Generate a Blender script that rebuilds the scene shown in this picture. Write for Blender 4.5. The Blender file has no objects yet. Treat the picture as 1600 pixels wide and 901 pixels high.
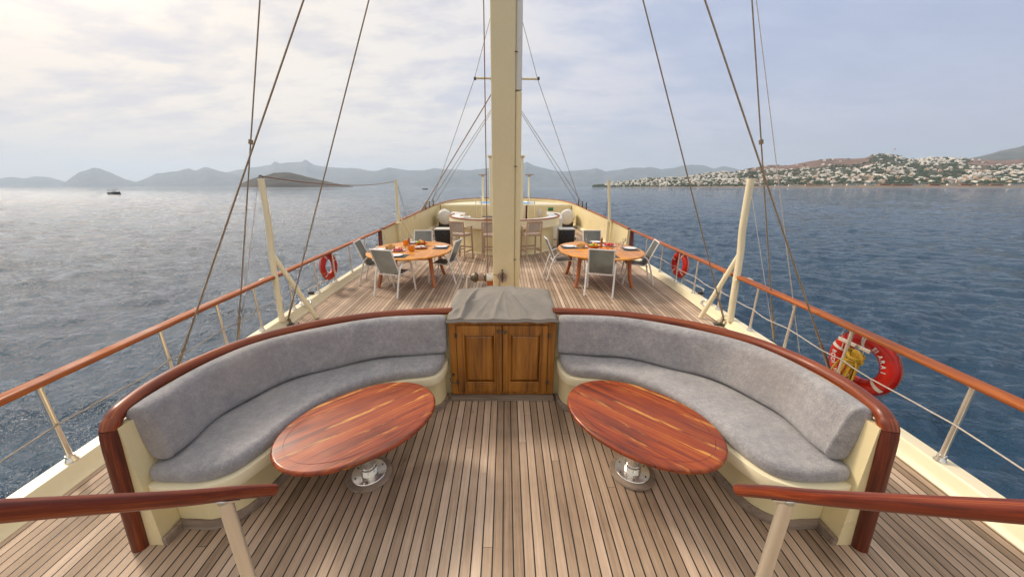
import bpy, bmesh, math, random
import numpy as np
from mathutils import Vector, Matrix
R = math.radians
random.seed(7)
rng = np.random.default_rng(11)
scene = bpy.context.scene
COL = scene.collection

# ------------------------------------------------------------------ camera
cam_d = bpy.data.cameras.new('camera'); cam = bpy.data.objects.new('camera', cam_d); COL.objects.link(cam)
cam.location = (0, 0, 2.0)
cam.rotation_euler = (R(90 - 16.9), 0, 0)
cam_d.sensor_width = 36; cam_d.lens = 36 * 525 / 1600
cam_d.shift_x = 9.5 / 1600
cam_d.clip_start = 0.05; cam_d.clip_end = 60000
scene.camera = cam

# ------------------------------------------------------------------ light
SUN_EL, SUN_AZ = R(39), R(-56)            # azimuth measured from +Y, minus = to the left
SUN = Vector((math.sin(SUN_AZ) * math.cos(SUN_EL), math.cos(SUN_AZ) * math.cos(SUN_EL), math.sin(SUN_EL)))
scene.view_settings.view_transform = 'Standard'; scene.view_settings.look = 'None'
scene.view_settings.exposure = 0.37; scene.view_settings.gamma = 1.0
w = bpy.data.worlds.new('World'); scene.world = w; w.use_nodes = True
nt = w.node_tree; N = nt.nodes; L = nt.links
for n in list(N): N.remove(n)


class NB:
    """small node helper"""
    def __init__(s, tree): s.t = tree
    def new(s, typ, **kw):
        n = s.t.nodes.new(typ)
        for k, v in kw.items(): setattr(n, k, v)
        return n
    def link(s, a, b): s.t.links.new(a, b)
    def put(s, sock, v):
        if isinstance(v, bpy.types.NodeSocket): s.link(v, sock)
        elif isinstance(v, (tuple, list)) and len(v) == 3 and sock.type == 'RGBA': sock.default_value = (*v, 1)
        else: sock.default_value = v
    def math(s, op, a, b=0.0, c=0.0, clamp=False):
        n = s.new('ShaderNodeMath', operation=op, use_clamp=clamp)
        s.put(n.inputs[0], a); s.put(n.inputs[1], b); s.put(n.inputs[2], c)
        return n.outputs[0]
    def vmath(s, op, a, b=(0, 0, 0)):
        n = s.new('ShaderNodeVectorMath', operation=op)
        s.put(n.inputs[0], a); s.put(n.inputs[1], b)
        return n
    def mix(s, f, a, b, blend='MIX'):
        n = s.new('ShaderNodeMix', data_type='RGBA', blend_type=blend)
        s.put(n.inputs[0], f); s.put(n.inputs[6], a); s.put(n.inputs[7], b)
        return n.outputs[2]
    def ramp(s, f, stops, interp='LINEAR'):
        n = s.new('ShaderNodeValToRGB'); n.color_ramp.interpolation = interp
        e = n.color_ramp.elements
        while len(e) < len(stops): e.new(0.5)
        for i, (p, c) in enumerate(stops):
            e[i].position = p
            e[i].color = (*c, 1) if isinstance(c, (tuple, list)) else (c, c, c, 1)
        s.put(n.inputs[0], f)
        return n.outputs[0]
    def noise(s, vec, scale, detail=3, rough=.5, dim='3D', dist=0.0, out=0):
        n = s.new('ShaderNodeTexNoise', noise_dimensions=dim)
        if vec is not None: s.link(vec, n.inputs['Vector'])
        n.inputs['Scale'].default_value = scale; n.inputs['Detail'].default_value = detail
        n.inputs['Roughness'].default_value = rough; n.inputs['Distortion'].default_value = dist
        return n.outputs[out]
    def mapping(s, vec, scale=(1, 1, 1), rot=(0, 0, 0), loc=(0, 0, 0)):
        n = s.new('ShaderNodeMapping'); s.link(vec, n.inputs[0])
        n.inputs['Scale'].default_value = scale; n.inputs['Rotation'].default_value = rot; n.inputs['Location'].default_value = loc
        return n.outputs[0]
    def sep(s, vec):
        n = s.new('ShaderNodeSeparateXYZ'); s.link(vec, n.inputs[0]); return n.outputs
    def comb(s, x, y, z):
        n = s.new('ShaderNodeCombineXYZ')
        for i, v in enumerate((x, y, z)): s.put(n.inputs[i], v)
        return n.outputs[0]
    def maprange(s, v, a, b, c=0., d=1., smooth=False):
        n = s.new('ShaderNodeMapRange', interpolation_type='SMOOTHSTEP' if smooth else 'LINEAR')
        s.put(n.inputs[0], v)
        for i, q in enumerate((a, b, c, d)): n.inputs[i + 1].default_value = q
        return n.outputs[0]


nb = NB(nt)
tc = nb.new('ShaderNodeTexCoord').outputs['Generated']
sky = nb.new('ShaderNodeTexSky', sky_type='NISHITA'); sky.sun_disc = False
sky.sun_elevation = SUN_EL; sky.sun_rotation = SUN_AZ; sky.air_density = 1.2; sky.dust_density = 2.5; sky.ozone_density = 1.5
d = nb.vmath('NORMALIZE', tc).outputs[0]
x, y, z = nb.sep(d)
zc = nb.math('ADD', nb.math('MAXIMUM', z, 0.0), 0.22)
pl = nb.comb(nb.math('DIVIDE', x, zc), nb.math('DIVIDE', y, zc), 0.0)
warp = nb.noise(pl, 0.8, 4, .55, out=1)
pl2 = nb.vmath('ADD', pl, nb.vmath('SCALE', warp).outputs[0])
pl2.inputs[1].default_value = (0, 0, 0)
sc_ = nb.vmath('SCALE', warp); sc_.inputs['Scale'].default_value = .35
nb.link(sc_.outputs[0], pl2.inputs[1])
c1 = nb.noise(nb.mapping(pl2.outputs[0], (1.0, 1.5, 1), loc=(3.1, 1.7, 0)), 1.05, 7, .56)
c2 = nb.noise(nb.mapping(pl2.outputs[0], (1, 1.9, 1), loc=(7.4, 2.2, 0)), 3.2, 7, .58)
azd = nb.math('ADD', nb.math('MULTIPLY', x, -0.5), 0.5)          # 1 at the left, 0 at the right
sd = nb.vmath('DOT_PRODUCT', d, tuple(SUN)).outputs['Value']
glow = nb.math('POWER', nb.math('MAXIMUM', sd, 0.0), 38.0)
thick = nb.math('ADD', nb.math('MULTIPLY', c1, 0.65), nb.math('MULTIPLY', c2, 0.35))
# sheet of cloud: dense on the left and ahead, thin veils on the right
cover = nb.math('ADD', nb.math('MULTIPLY', thick, 2.9), nb.math('ADD', nb.math('MULTIPLY', azd, 1.9), -1.75))
cover = nb.maprange(cover, 0.0, 1.0, 0.42, 0.98, True)
over = nb.maprange(z, .42, .85, 0, 1, True); back = nb.maprange(y, .25, -.45, 0, 1, True)
lit = nb.ramp(azd, [(0.0, (4.9, 4.95, 6.3)), (0.22, (5.3, 5.2, 6.2)), (0.5, (6.9, 6.6, 6.6)), (0.7, (8.1, 7.4, 6.6)), (1.0, (9.2, 7.8, 6.4))])
shade = nb.ramp(azd, [(0.0, (3.9, 3.9, 5.2)), (0.22, (4.2, 4.2, 5.3)), (0.5, (5.3, 5.2, 5.7)), (0.75, (5.9, 5.6, 5.8)), (1.0, (5.0, 4.8, 5.5))])
cloudf = nb.ramp(nb.math('ADD', nb.math('MULTIPLY', c2, .6), nb.math('MULTIPLY', c1, .45)), [(0.42, 0.0), (0.50, .5), (0.57, 1.0)])
cl = nb.mix(cloudf, shade, lit)

skyc = nb.mix(1.0, sky.outputs[0], (1.0, 1.0, 1.0), 'MULTIPLY')
blue = nb.mix(.75, skyc, (2.9, 4.0, 6.3))
base = nb.mix(cover, blue, cl)
hz = nb.math('POWER', nb.math('SUBTRACT', 1.0, nb.math('MAXIMUM', z, 0.0), clamp=True), 7.0)
hcol = nb.ramp(azd, [(0.0, (4.8, 4.5, 5.1)), (0.3, (5.4, 5.1, 5.4)), (0.5, (7.0, 6.4, 5.9)), (0.8, (8.6, 7.4, 6.3)), (1.0, (8.9, 7.4, 6.2))])
base = nb.mix(nb.math('MULTIPLY', hz, .8), base, hcol)
base = nb.mix(nb.math('MAXIMUM', over, back), base, nb.mix(cloudf, (5.6, 5.3, 5.2), (8.0, 7.4, 6.8)))
base = nb.mix(glow, base, (58.0, 49.0, 40.0))
bg = nb.new('ShaderNodeBackground'); bg.inputs['Strength'].default_value = 0.1
nb.link(base, bg.inputs['Color'])
out = nb.new('ShaderNodeOutputWorld'); nb.link(bg.outputs[0], out.inputs['Surface'])

sl = bpy.data.lights.new('sun', 'SUN'); sl.energy = 2.1; sl.angle = R(10); sl.color = (1.0, .86, .70)
so = bpy.data.objects.new('sun', sl); COL.objects.link(so)
so.rotation_euler = (-SUN).to_track_quat('-Z', 'Y').to_euler()
scene.cycles.max_bounces = 6; scene.cycles.volume_bounces = 1; scene.cycles.transmission_bounces = 6
scene.cycles.transparent_max_bounces = 8
scene.cycles.caustics_reflective = False; scene.cycles.caustics_refractive = False
try: scene.cycles.use_denoising = True
except Exception: pass

# ------------------------------------------------------------------ materials
MATS = {}
def mat(name, color=(.5, .5, .5), rough=.5, metal=0., **kw):
    m = bpy.data.materials.new(name); m.use_nodes = True
    b = NB(m.node_tree); p = m.node_tree.nodes['Principled BSDF']
    b.p = p; b.m = m
    p.inputs['Base Color'].default_value = (*color, 1); p.inputs['Roughness'].default_value = rough; p.inputs['Metallic'].default_value = metal
    for k, v in kw.items(): p.inputs[k].default_value = v
    MATS[name] = m
    return b
def objc(b): return b.new('ShaderNodeTexCoord').outputs['Object']
def bump(b, h, strength=.3, dist=.01):
    n = b.new('ShaderNodeBump'); n.inputs['Strength'].default_value = strength; n.inputs['Distance'].default_value = dist
    b.link(h, n.inputs['Height']); b.link(n.outputs[0], b.p.inputs['Normal']); return n.outputs[0]
def speckle(name, color, rough, var=.12, scale=6., fine=60., bstr=.1, bdist=.003, **kw):
    """paint / plastic with slight unevenness"""
    b = mat(name, color, rough, **kw); o = objc(b)
    n1 = b.noise(o, scale, 5, .6); n2 = b.noise(o, fine, 3, .6)
    f = b.math('ADD', b.math('MULTIPLY', n1, .7), b.math('MULTIPLY', n2, .3))
    lo = tuple(c * (1 - var) for c in color); hi = tuple(min(1, c * (1 + var)) for c in color)
    b.link(b.ramp(f, [(.32, lo), (.68, hi)]), b.p.inputs['Base Color'])
    b.link(b.maprange(n1, .3, .7, rough * .8, min(1, rough * 1.25)), b.p.inputs['Roughness'])
    bump(b, f, bstr, bdist)
    return b

# teak deck: u across the planks, v along, both in metres
b = mat('teak_deck', rough=.7)
uv = b.new('ShaderNodeUVMap', uv_map='planks').outputs[0]
u, v, _ = b.sep(uv)
PITCH = .0605
pu = b.math('DIVIDE', u, PITCH); fr = b.math('FRACT', pu); pid = b.math('FLOOR', pu)
wn = b.new('ShaderNodeTexWhiteNoise', noise_dimensions='1D'); b.link(pid, wn.inputs['W']); rnd = wn.outputs['Value']
joint = b.math('ADD', b.math('DIVIDE', v, 5.6), b.math('MULTIPLY', rnd, 7.3))
jf = b.math('FRACT', joint); jid = b.math('FLOOR', joint)
wn2 = b.new('ShaderNodeTexWhiteNoise', noise_dimensions='2D'); b.link(b.comb(pid, jid, 0.), wn2.inputs['Vector']); rnd2 = wn2.outputs['Value']
seam = b.math('SUBTRACT', 1.0, b.maprange(b.math('ABSOLUTE', b.math('SUBTRACT', fr, .5)),   .425, .448, 0, 1))   # 1 on wood
jm = b.maprange(jf, .0004, .0010, 0.35, 1)
wood = b.math('MULTIPLY', seam, jm)
g1 = b.noise(b.comb(b.math('MULTIPLY', u, 90.), b.math('MULTIPLY', v, 2.2), b.math('MULTIPLY', rnd2, 40.)), 1.0, 6, .62)
g2 = b.noise(b.comb(b.math('MULTIPLY', u, 420.), b.math('MULTIPLY', v, 12.), b.math('MULTIPLY', rnd2, 17.)), 1.0, 4, .7)
wear = b.noise(b.comb(u, v, 0.), 1.3, 5, .6)
stain = b.noise(b.comb(b.math('MULTIPLY', u, 5.), b.math('MULTIPLY', v, 3.), 5.), 1.6, 6, .65)
t = b.math('ADD', b.math('ADD', b.math('MULTIPLY', rnd2, .40), b.math('MULTIPLY', g1, .55)), b.math('MULTIPLY', g2, .30))
t = b.math('ADD', t, b.math('MULTIPLY', b.math('SUBTRACT', wear, .5), .6))
wc = b.ramp(t, [(.27, (.125, .080, .050)), (.5, (.31, .216, .144)), (.74, (.48, .35, .25)), (.95, (.68, .53, .405))])
wc = b.mix(b.maprange(stain, .62, .74, 0, .5), wc, (.13, .085, .06))
warm = b.maprange(v, 1.5, 5.5, 0, 1)
wc = b.mix(b.maprange(wear, .35, .65, .0, .22), wc, b.mix(.5, wc, (.52, .395, .275)))
colr = b.mix(wood, (.006, .0055, .005), wc)
b.link(colr, b.p.inputs['Base Color'])
b.link(b.maprange(g1, .3, .7, .55, .8), b.p.inputs['Roughness'])
bump(b, b.math('ADD', b.math('MULTIPLY', wood, 1.0), b.math('ADD', b.math('MULTIPLY', g2, .25), b.math('MULTIPLY', g1, .2))), .55, .003)

def varnish(name, dark, midc, light, axis=1, scale=1.0, rough=.16, worn=None, coat=.6, strips=None, uv=False):
    b = mat(name, midc, rough); o = b.new('ShaderNodeUVMap', uv_map='along').outputs[0] if uv else objc(b)
    s = [26, 26, 26]; s[axis] = 1.6
    g = b.noise(b.mapping(o, tuple(q * scale for q in s)), 1.0, 7, .62, dist=.6)
    s2 = [110, 110, 110]; s2[axis] = 5
    f = b.noise(b.mapping(o, tuple(q * scale for q in s2)), 1.0, 4, .65)
    big = b.noise(o, 2.2, 4, .55)
    t = b.math('ADD', b.math('ADD', b.math('MULTIPLY', g, .6), b.math('MULTIPLY', f, .2)), b.math('MULTIPLY', big, .25))
    if strips:
        sx = b.sep(o)[strips[0]]
        q = b.math('DIVIDE', b.math('ADD', sx, 5.0 + strips[1] * .5), strips[1]); idn = b.math('FLOOR', q); ff = b.math('FRACT', q)
        ww = b.new('ShaderNodeTexWhiteNoise', noise_dimensions='1D'); b.link(idn, ww.inputs['W'])
        t = b.math('ADD', t, b.math('MULTIPLY', b.math('SUBTRACT', ww.outputs['Value'], .5), .09))
    if uv:
        s3 = [60, 60, 60]; s3[axis] = 2.2
        fg = b.noise(b.mapping(o, tuple(s3)), 1.0, 6, .7, dist=.8)
        t = b.math('ADD', b.math('MULTIPLY', t, .45), b.math('MULTIPLY', fg, .57))
        c = b.ramp(t, [(.40, dark), (.53, midc), (.67, light)])
    else: c = b.ramp(t, [(.36, dark), (.53, midc), (.72, light)])
    if strips:
        ln = b.maprange(b.math('ABSOLUTE', b.math('SUBTRACT', ff, .5)), .472, .494, 0, .85)
        c = b.mix(ln, c, tuple(q * .35 for q in dark))
        if worn:   # pale bare streaks along the seams between the strips
            near = b.maprange(b.math('ABSOLUTE', b.math('SUBTRACT', ff, .5)), .30, .48, 0, 1)
            st = [16, 16, 16]; st[axis] = 2.6
            wnz = b.noise(b.mapping(o, tuple(st)), 1.0, 6, .65)
            wm = b.math('MULTIPLY', b.maprange(wnz, .52, .60, 0, 1), b.math('ADD', b.math('MULTIPLY', near, .75), .06))
            c = b.mix(wm, c, worn)
    b.link(c, b.p.inputs['Base Color'])
    b.p.inputs['Coat Weight'].default_value = coat; b.p.inputs['Coat Roughness'].default_value = .12
    b.link(b.maprange(big, .3, .7, rough, rough * 2.2), b.p.inputs['Roughness'])
    bump(b, t, .12, .002)
    return b
varnish('varnish_table', (.070, .009, .002), (.29, .044, .005), (.50, .120, .010), 0, 1, .28, (.74, .36, .07), coat=.22, strips=(1, .098))
varnish('varnish_table_edge', (.13, .016, .006), (.26, .035, .011), (.36, .06, .018), 0, 1, .18)
varnish('varnish_rail', (.07, .010, .003), (.21, .036, .006), (.38, .095, .012), 1, .6, .3, coat=.15, uv=True)
varnish('varnish_cap', (.15, .032, .006), (.33, .082, .012), (.52, .16, .026), 1, .35, .4, coat=.08, uv=True)
varnish('varnish_dark', (.03, .005, .002), (.12, .016, .004), (.30, .060, .009), 1, .6, .3, coat=.15, uv=True)
varnish('varnish_handrail', (.04, .006, .002), (.17, .021, .004), (.40, .085, .010), 1, .6, .3, coat=.15, uv=True)
varnish('varnish_door', (.09, .028, .004), (.33, .125, .014), (.52, .22, .030), 2, .8, .34, coat=.35)
varnish('varnish_dining', (.42, .13, .010), (.68, .27, .022), (.85, .42, .06), 0, .5, .32, coat=.25, strips=(0, .11))
varnish('varnish_dining_leg', (.26, .06, .012), (.42, .11, .02), (.52, .17, .03), 2, .8, .22)
varnish('raw_teak', (.33, .215, .15), (.44, .31, .225), (.54, .40, .30), 2, 1, .6, coat=0.)
varnish('grey_teak', (.13, .095, .07), (.27, .205, .155), (.40, .32, .25), 0, .5, .75, coat=0.)
speckle('cream_paint', (.78, .68, .40), .32, .05, 2.0, 40., .05, .002)
speckle('cream_mast', (.80, .69, .43), .35, .05, 1.2, 30., .06, .003)
speckle('cream_light', (.83, .75, .52), .34, .05, 2.0, 30., .05, .002)
speckle('white_paint', (.78, .78, .76), .3, .05, 3.0, 50., .05, .002)
speckle('hull_white', (.74, .71, .62), .35, .06, .8, 20., .05, .004)
speckle('gelcoat', (.68, .66, .60), .25, .05, 3.0, 40., .04, .002)
speckle('chair_white', (.80, .79, .77), .35, .04, 8., 60., .03, .001)
speckle('black_plastic', (.012, .012, .014), .3, .2, 6., 50., .1, .003)
speckle('dark_metal', (.06, .055, .05), .5, .3, 20., 90., .2, .002)
speckle('wire', (.30, .235, .16), .5, .3, 30., 90., .2, .001, metal=.4)
speckle('rope_white', (.55, .50, .44), .8, .2, 40., 200., .4, .002)
speckle('rope_brown', (.26, .15, .12), .85, .3, 40., 200., .5, .002)
speckle('rope_tan', (.42, .31, .24), .85, .3, 40., 200., .5, .002)
speckle('pool_blue', (.01, .28, .66), .7, .15, 4., 20., .1, .01)
speckle('bronze', (.15, .12, .085), .42, .3, 20., 80., .1, .001, metal=.8)
b = mat('steel', (.62, .58, .53), .16, .8); o = objc(b)
n1 = b.noise(b.mapping(o, (30, 30, 4)), 1.0, 4, .6)
b.link(b.maprange(n1, .3, .7, .12, .16), b.p.inputs['Roughness']); b.p.inputs['Base Color'].default_value = (.84, .82, .76, 1)
mat('brushed_steel', (.80, .755, .63), .36, .78)
# terry cushions
b = mat('terry', rough=.95); o = objc(b)
n1 = b.noise(o, 5, 6, .68); n2 = b.noise(o, 260, 3, .7); n3 = b.noise(o, 26, 5, .7); n4 = b.noise(b.mapping(o, (1, 1, 1), loc=(4, 2, 1)), 1.5, 3, .5)
n5 = b.noise(o, 95, 4, .8)
t = b.math('ADD', b.math('ADD', b.math('MULTIPLY', n1, .30), b.math('MULTIPLY', n3, .30)), b.math('ADD', b.math('MULTIPLY', n2, .24), b.math('MULTIPLY', n5, .30)))
c = b.ramp(t, [(.38, (.17, .172, .190)), (.56, (.315, .31, .325)), (.74, (.54, .52, .505))])
c = b.mix(b.maprange(n4, .45, .7, 0, .35), c, (.42, .37, .33))
b.link(c, b.p.inputs['Base Color'])
b.p.inputs['Sheen Weight'].default_value = .25; b.p.inputs['Sheen Roughness'].default_value = .5
crn = b.noise(b.mapping(o, (1, 1, .5)), 9, 4, .6, dist=1.2)
hh = b.math('ADD', b.math('MULTIPLY', n2, .35), b.math('ADD', b.math('MULTIPLY', n5, .55), b.math('ADD', b.math('MULTIPLY', n3, .4), b.math('MULTIPLY', crn, .9))))
bump(b, hh, .75, .012)
# canvas cover
b = mat('canvas', rough=.85); o = objc(b)
n1 = b.noise(o, 4, 5, .6); n2 = b.noise(b.mapping(o, (1, .6, 2)), 6, 4, .5, dist=1.5); n3 = b.noise(o, 300, 2, .6)
b.link(b.ramp(n1, [(.3, (.44, .41, .365)), (.7, (.54, .505, .455))]), b.p.inputs['Base Color'])
bump(b, b.math('ADD', b.math('MULTIPLY', n2, 1.), b.math('MULTIPLY', n3, .05)), .5, .02)
# sling mesh fabric
def sling(name, c0, c1):
    b = mat(name, c0, .8); o = objc(b)
    n1 = b.noise(o, 5, 3, .5); n2 = b.noise(o, 240, 2, .6)
    b.link(b.ramp(b.math('ADD', b.math('MULTIPLY', n1, .5), b.math('MULTIPLY', n2, .5)), [(.35, c0), (.65, c1)]), b.p.inputs['Base Color'])
    bump(b, n2, .3, .002)
sling('sling_grey', (.25, .265, .25), (.40, .415, .39))
sling('sling_beige', (.36, .29, .24), (.50, .42, .35))
# lifebuoy red
b = speckle('buoy_red', (.56, .014, .007), .32, .18, 7., 60., .25, .004)
speckle('buoy_white', (.72, .68, .62), .5, .12, 30., 120., .1, .001)
speckle('rope_yellow', (.52, .32, .03), .7, .25, 50., 240., .5, .002)
speckle('fruit_red', (.50, .02, .012), .25, .3, 30., 90., .1, .001)
speckle('fruit_yellow', (.75, .42, .03), .3, .25, 30., 90., .1, .001)
speckle('fruit_green', (.30, .40, .04), .3, .25, 30., 90., .1, .001)
speckle('bread_crust', (.55, .30, .10), .8, .3, 30., 90., .4, .003)
speckle('juice', (.80, .26, .01), .2, .1, 20., 90., .05, .001)
speckle('pottery', (.50, .15, .04), .4, .2, 20., 90., .1, .001)
speckle('placemat', (.06, .065, .075), .8, .2, 60., 200., .2, .001)
speckle('napkin', (.65, .42, .05), .8, .2, 40., 200., .2, .001)
speckle('plate_white', (.80, .80, .80), .15, .03, 20., 90., .02, .001)
speckle('sign_green', (.01, .17, .06), .4, .1, 20., 90., .05, .001)
speckle('flag_red', (.6, .03, .02), .7, .1, 20., 90., .05, .001)
b = mat('glass', (.95, .97, .97), .02); b.p.inputs['Transmission Weight'].default_value = 1.0; b.p.inputs['IOR'].default_value = 1.25
# far things
def land(name, stops, scale, fine, rough=.95):
    b = mat(name, rough=rough); o = objc(b)
    n1 = b.noise(o, scale, 6, .62); n2 = b.noise(o, fine, 5, .65)
    t = b.math('ADD', b.math('MULTIPLY', n1, .6), b.math('MULTIPLY', n2, .4))
    b.link(b.ramp(t, stops), b.p.inputs['Base Color'])
    return b
land('scrub', [(.36, (.030, .045, .018)), (.47, (.055, .065, .030)), (.56, (.11, .080, .050)), (.66, (.19, .125, .08))], .006, .035)
land('heath', [(.36, (.10, .058, .04)), (.5, (.17, .10, .07)), (.64, (.24, .15, .11))], .006, .03)
land('rocky', [(.36, (.03, .05, .05)), (.5, (.07, .08, .075)), (.64, (.17, .16, .14))], .0022, .012)
land('island_ground', [(.36, (.010, .014, .009)), (.5, (.026, .024, .016)), (.64, (.060, .040, .026))], .008, .03)
land('tree_leaves', [(.35, (.022, .042, .018)), (.5, (.045, .072, .030)), (.65, (.075, .095, .045))], .02, .3)
speckle('house_white', (.90, .85, .78), .7, .10, .02, .2, .0, .01)
speckle('house_cream', (.68, .52, .38), .7, .10, .02, .2, .0, .01)
speckle('house_terracotta', (.42, .18, .09), .8, .2, .02, .2, .0, .01)
speckle('house_glass', (.06, .065, .07), .3, .2, .02, .2, .0, .01)
speckle('awning_blue', (.03, .16, .42), .6, .1, .02, .2, .0, .01)
speckle('sand_bank', (.20, .15, .10), .9, .25, .01, .08, .0, .01)
# sea
b = mat('sea_water', (.006, .035, .055), .05); o = objc(b)
ox = b.mapping(o, (1, 1, 1), rot=(0, 0, R(28)))
m1 = b.noise(b.mapping(ox, (.9, 2.0, 1)), 1.6, 5, .62)
m2 = b.noise(b.mapping(ox, (1.0, 1.8, 1), rot=(0, 0, R(-40))), 5.5, 4, .6)
big = b.noise(b.mapping(ox, (.35, 1.0, 1)), .035, 4, .6)
amp = b.maprange(big, .3, .7, .7, 1.25)
m3 = b.noise(b.mapping(ox, (1.0, 1.7, 1), rot=(0, 0, R(25))), 15.0, 3, .6)
hgt = b.math('ADD', b.math('ADD', b.math('MULTIPLY', b.math('MULTIPLY', m1, amp), .27), b.math('MULTIPLY', m2, .13)), b.math('MULTIPLY', m3, .022))
bump(b, hgt, 1.0, .85)
b.p.inputs['IOR'].default_value = 1.5
b.link(b.ramp(big, [(.3, (.002, .034, .078)), (.7, (.005, .052, .10))]), b.p.inputs['Base Color'])

M = MATS

# ------------------------------------------------------------------ object helpers
def tag(o, label=None, cat=None, group=None, kind=None):
    if label: o['label'] = label
    if cat: o['category'] = cat
    if group: o['group'] = group
    if kind: o['kind'] = kind
    return o
def thing(name, label, cat, loc=(0, 0, 0), rz=0., group=None):
    o = bpy.data.objects.new(name, None); COL.objects.link(o); o.empty_display_size = .1
    o.location = loc; o.rotation_euler = (0, 0, rz)
    return tag(o, label, cat, group)
def obj(name, bm, m, parent=None, smooth=None, loc=None):
    bmesh.ops.recalc_face_normals(bm, faces=bm.faces[:])
    me = bpy.data.meshes.new(name); bm.to_mesh(me); bm.free()
    ms = m if isinstance(m, (list, tuple)) else [m]
    for q in ms: me.materials.append(MATS[q])
    o = bpy.data.objects.new(name, me); COL.objects.link(o)
    if parent is not None: o.parent = parent
    if loc: o.location = loc
    if smooth is not None:
        me.shade_smooth()
        if smooth < 180:
            try: me.set_sharp_from_angle(angle=R(smooth))
            except Exception: pass
    return o
def copy_tree(o, parent=None):
    c = o.copy(); COL.objects.link(c)
    if parent is not None: c.parent = parent
    for ch in list(o.children): copy_tree(ch, c)
    return c
def place(o, loc, rz=0., label=None, group=None):
    o.location = loc; o.rotation_euler = (0, 0, rz)
    if label: o['label'] = label
    if group: o['group'] = group
    return o
def B(): return bmesh.new()
def merge(bm, b2, mx=None):
    if mx is not None: bmesh.ops.transform(b2, matrix=mx, verts=b2.verts[:])
    me = bpy.data.meshes.new('tmp'); b2.to_mesh(me); b2.free(); bm.from_mesh(me); bpy.data.meshes.remove(me)
def box(bm, c, s, bev=0., rz=0., seg=2, mx=None, mi=0):
    b2 = B(); bmesh.ops.create_cube(b2, size=1.0)
    bmesh.ops.transform(b2, matrix=Matrix.Diagonal((*s, 1)), verts=b2.verts[:])
    if bev > 0: bmesh.ops.bevel(b2, geom=b2.edges[:], offset=bev, segments=seg, affect='EDGES', profile=.5)
    for f in b2.faces: f.material_index = mi
    m = Matrix.Translation(c) @ Matrix.Rotation(rz, 4, 'Z')
    merge(bm, b2, (mx @ m) if mx is not None else m)
def spline(pts, n=8, closed=False):
    P = [Vector(p) for p in pts]; out = []
    k = len(P); rngk = range(k if closed else k - 1)
    for i in rngk:
        if closed: p0, p1, p2, p3 = P[i - 1], P[i], P[(i + 1) % k], P[(i + 2) % k]
        else: p0 = P[i - 1] if i > 0 else P[0] * 2 - P[1]; p1 = P[i]; p2 = P[i + 1]; p3 = P[i + 2] if i + 2 < k else P[-1] * 2 - P[-2]
        for j in range(n):
            t = j / n
            out.append(.5 * ((2 * p1) + (p2 - p0) * t + (2 * p0 - 5 * p1 + 4 * p2 - p3) * t * t + (-p0 + 3 * p1 - 3 * p2 + p3) * t ** 3))
    if not closed: out.append(P[-1].copy())
    return out
def tube(bm, pts, r, n=10, closed=False, flat=None, up=(0, 0, 1), caps=True):
    """sweep of a round (or rounded flat: flat=(half width, half height)) section"""
    P = [Vector(p) for p in pts]; k = len(P); rings = []
    uvl = bm.loops.layers.uv.get('along') or bm.loops.layers.uv.new('along'); lens = [0.]
    for i in range(1, k + 1): lens.append(lens[-1] + (P[i % k] - P[i - 1]).length)
    prev = None
    for i in range(k):
        if closed: t = P[(i + 1) % k] - P[i - 1]
        else: t = P[min(i + 1, k - 1)] - P[max(i - 1, 0)]
        if t.length < 1e-9: t = Vector((0, 0, 1))
        t.normalize()
        if flat:
            a = t.cross(Vector(up))
            if a.length < .05: a = prev if prev is not None else Vector((1, 0, 0))
            a.normalize(); bb = a.cross(t).normalized(); prev = a
        else:
            if prev is None:
                a = t.cross(Vector((0, 0, 1)))
                if a.length < .1: a = t.cross(Vector((0, 1, 0)))
            else: a = prev - t * prev.dot(t)
            a.normalize(); prev = a; bb = t.cross(a)
        ri = r[i] if isinstance(r, (list, tuple)) else r
        ring = []
        for j in range(n):
            th = 2 * math.pi * j / n
            if flat:
                c, s = math.cos(th), math.sin(th); e = .62
                q = a * (flat[0] * math.copysign(abs(c) ** e, c)) + bb * (flat[1] * math.copysign(abs(s) ** e, s))
            else: q = (a * math.cos(th) + bb * math.sin(th)) * ri
            ring.append(bm.verts.new(P[i] + q))
        rings.append(ring)
    for i in range(k if closed else k - 1):
        A, Bq = rings[i], rings[(i + 1) % k]
        per = 2 * math.pi * (flat[0] if flat else (r[min(i, k - 1)] if isinstance(r, (list, tuple)) else r)) / n
        for j in range(n):
            f = bm.faces.new((A[j], A[(j + 1) % n], Bq[(j + 1) % n], Bq[j]))
            for lp_, q in zip(f.loops, ((j * per, lens[i]), ((j + 1) * per, lens[i]), ((j + 1) * per, lens[i + 1]), (j * per, lens[i + 1]))): lp_[uvl].uv = q
    if caps and not closed:
        bm.faces.new(rings[0][::-1]); bm.faces.new(rings[-1])
def lathe(bm, prof, c=(0, 0, 0), n=24, mx=None):
    b2 = B(); rings = []
    for r, z in prof:
        if r < 1e-6: rings.append([b2.verts.new((0, 0, z))])
        else: rings.append([b2.verts.new((r * math.cos(2 * math.pi * j / n), r * math.sin(2 * math.pi * j / n), z)) for j in range(n)])
    for A, Bq in zip(rings, rings[1:]):
        for j in range(n):
            k = (j + 1) % n
            if len(A) == 1 and len(Bq) == 1: continue
            if len(A) == 1: b2.faces.new((A[0], Bq[j], Bq[k]))
            elif len(Bq) == 1: b2.faces.new((A[j], A[k], Bq[0]))
            else: b2.faces.new((A[j], A[k], Bq[k], Bq[j]))
    m = Matrix.Translation(c)
    merge(bm, b2, m @ mx if mx is not None else m)
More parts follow.
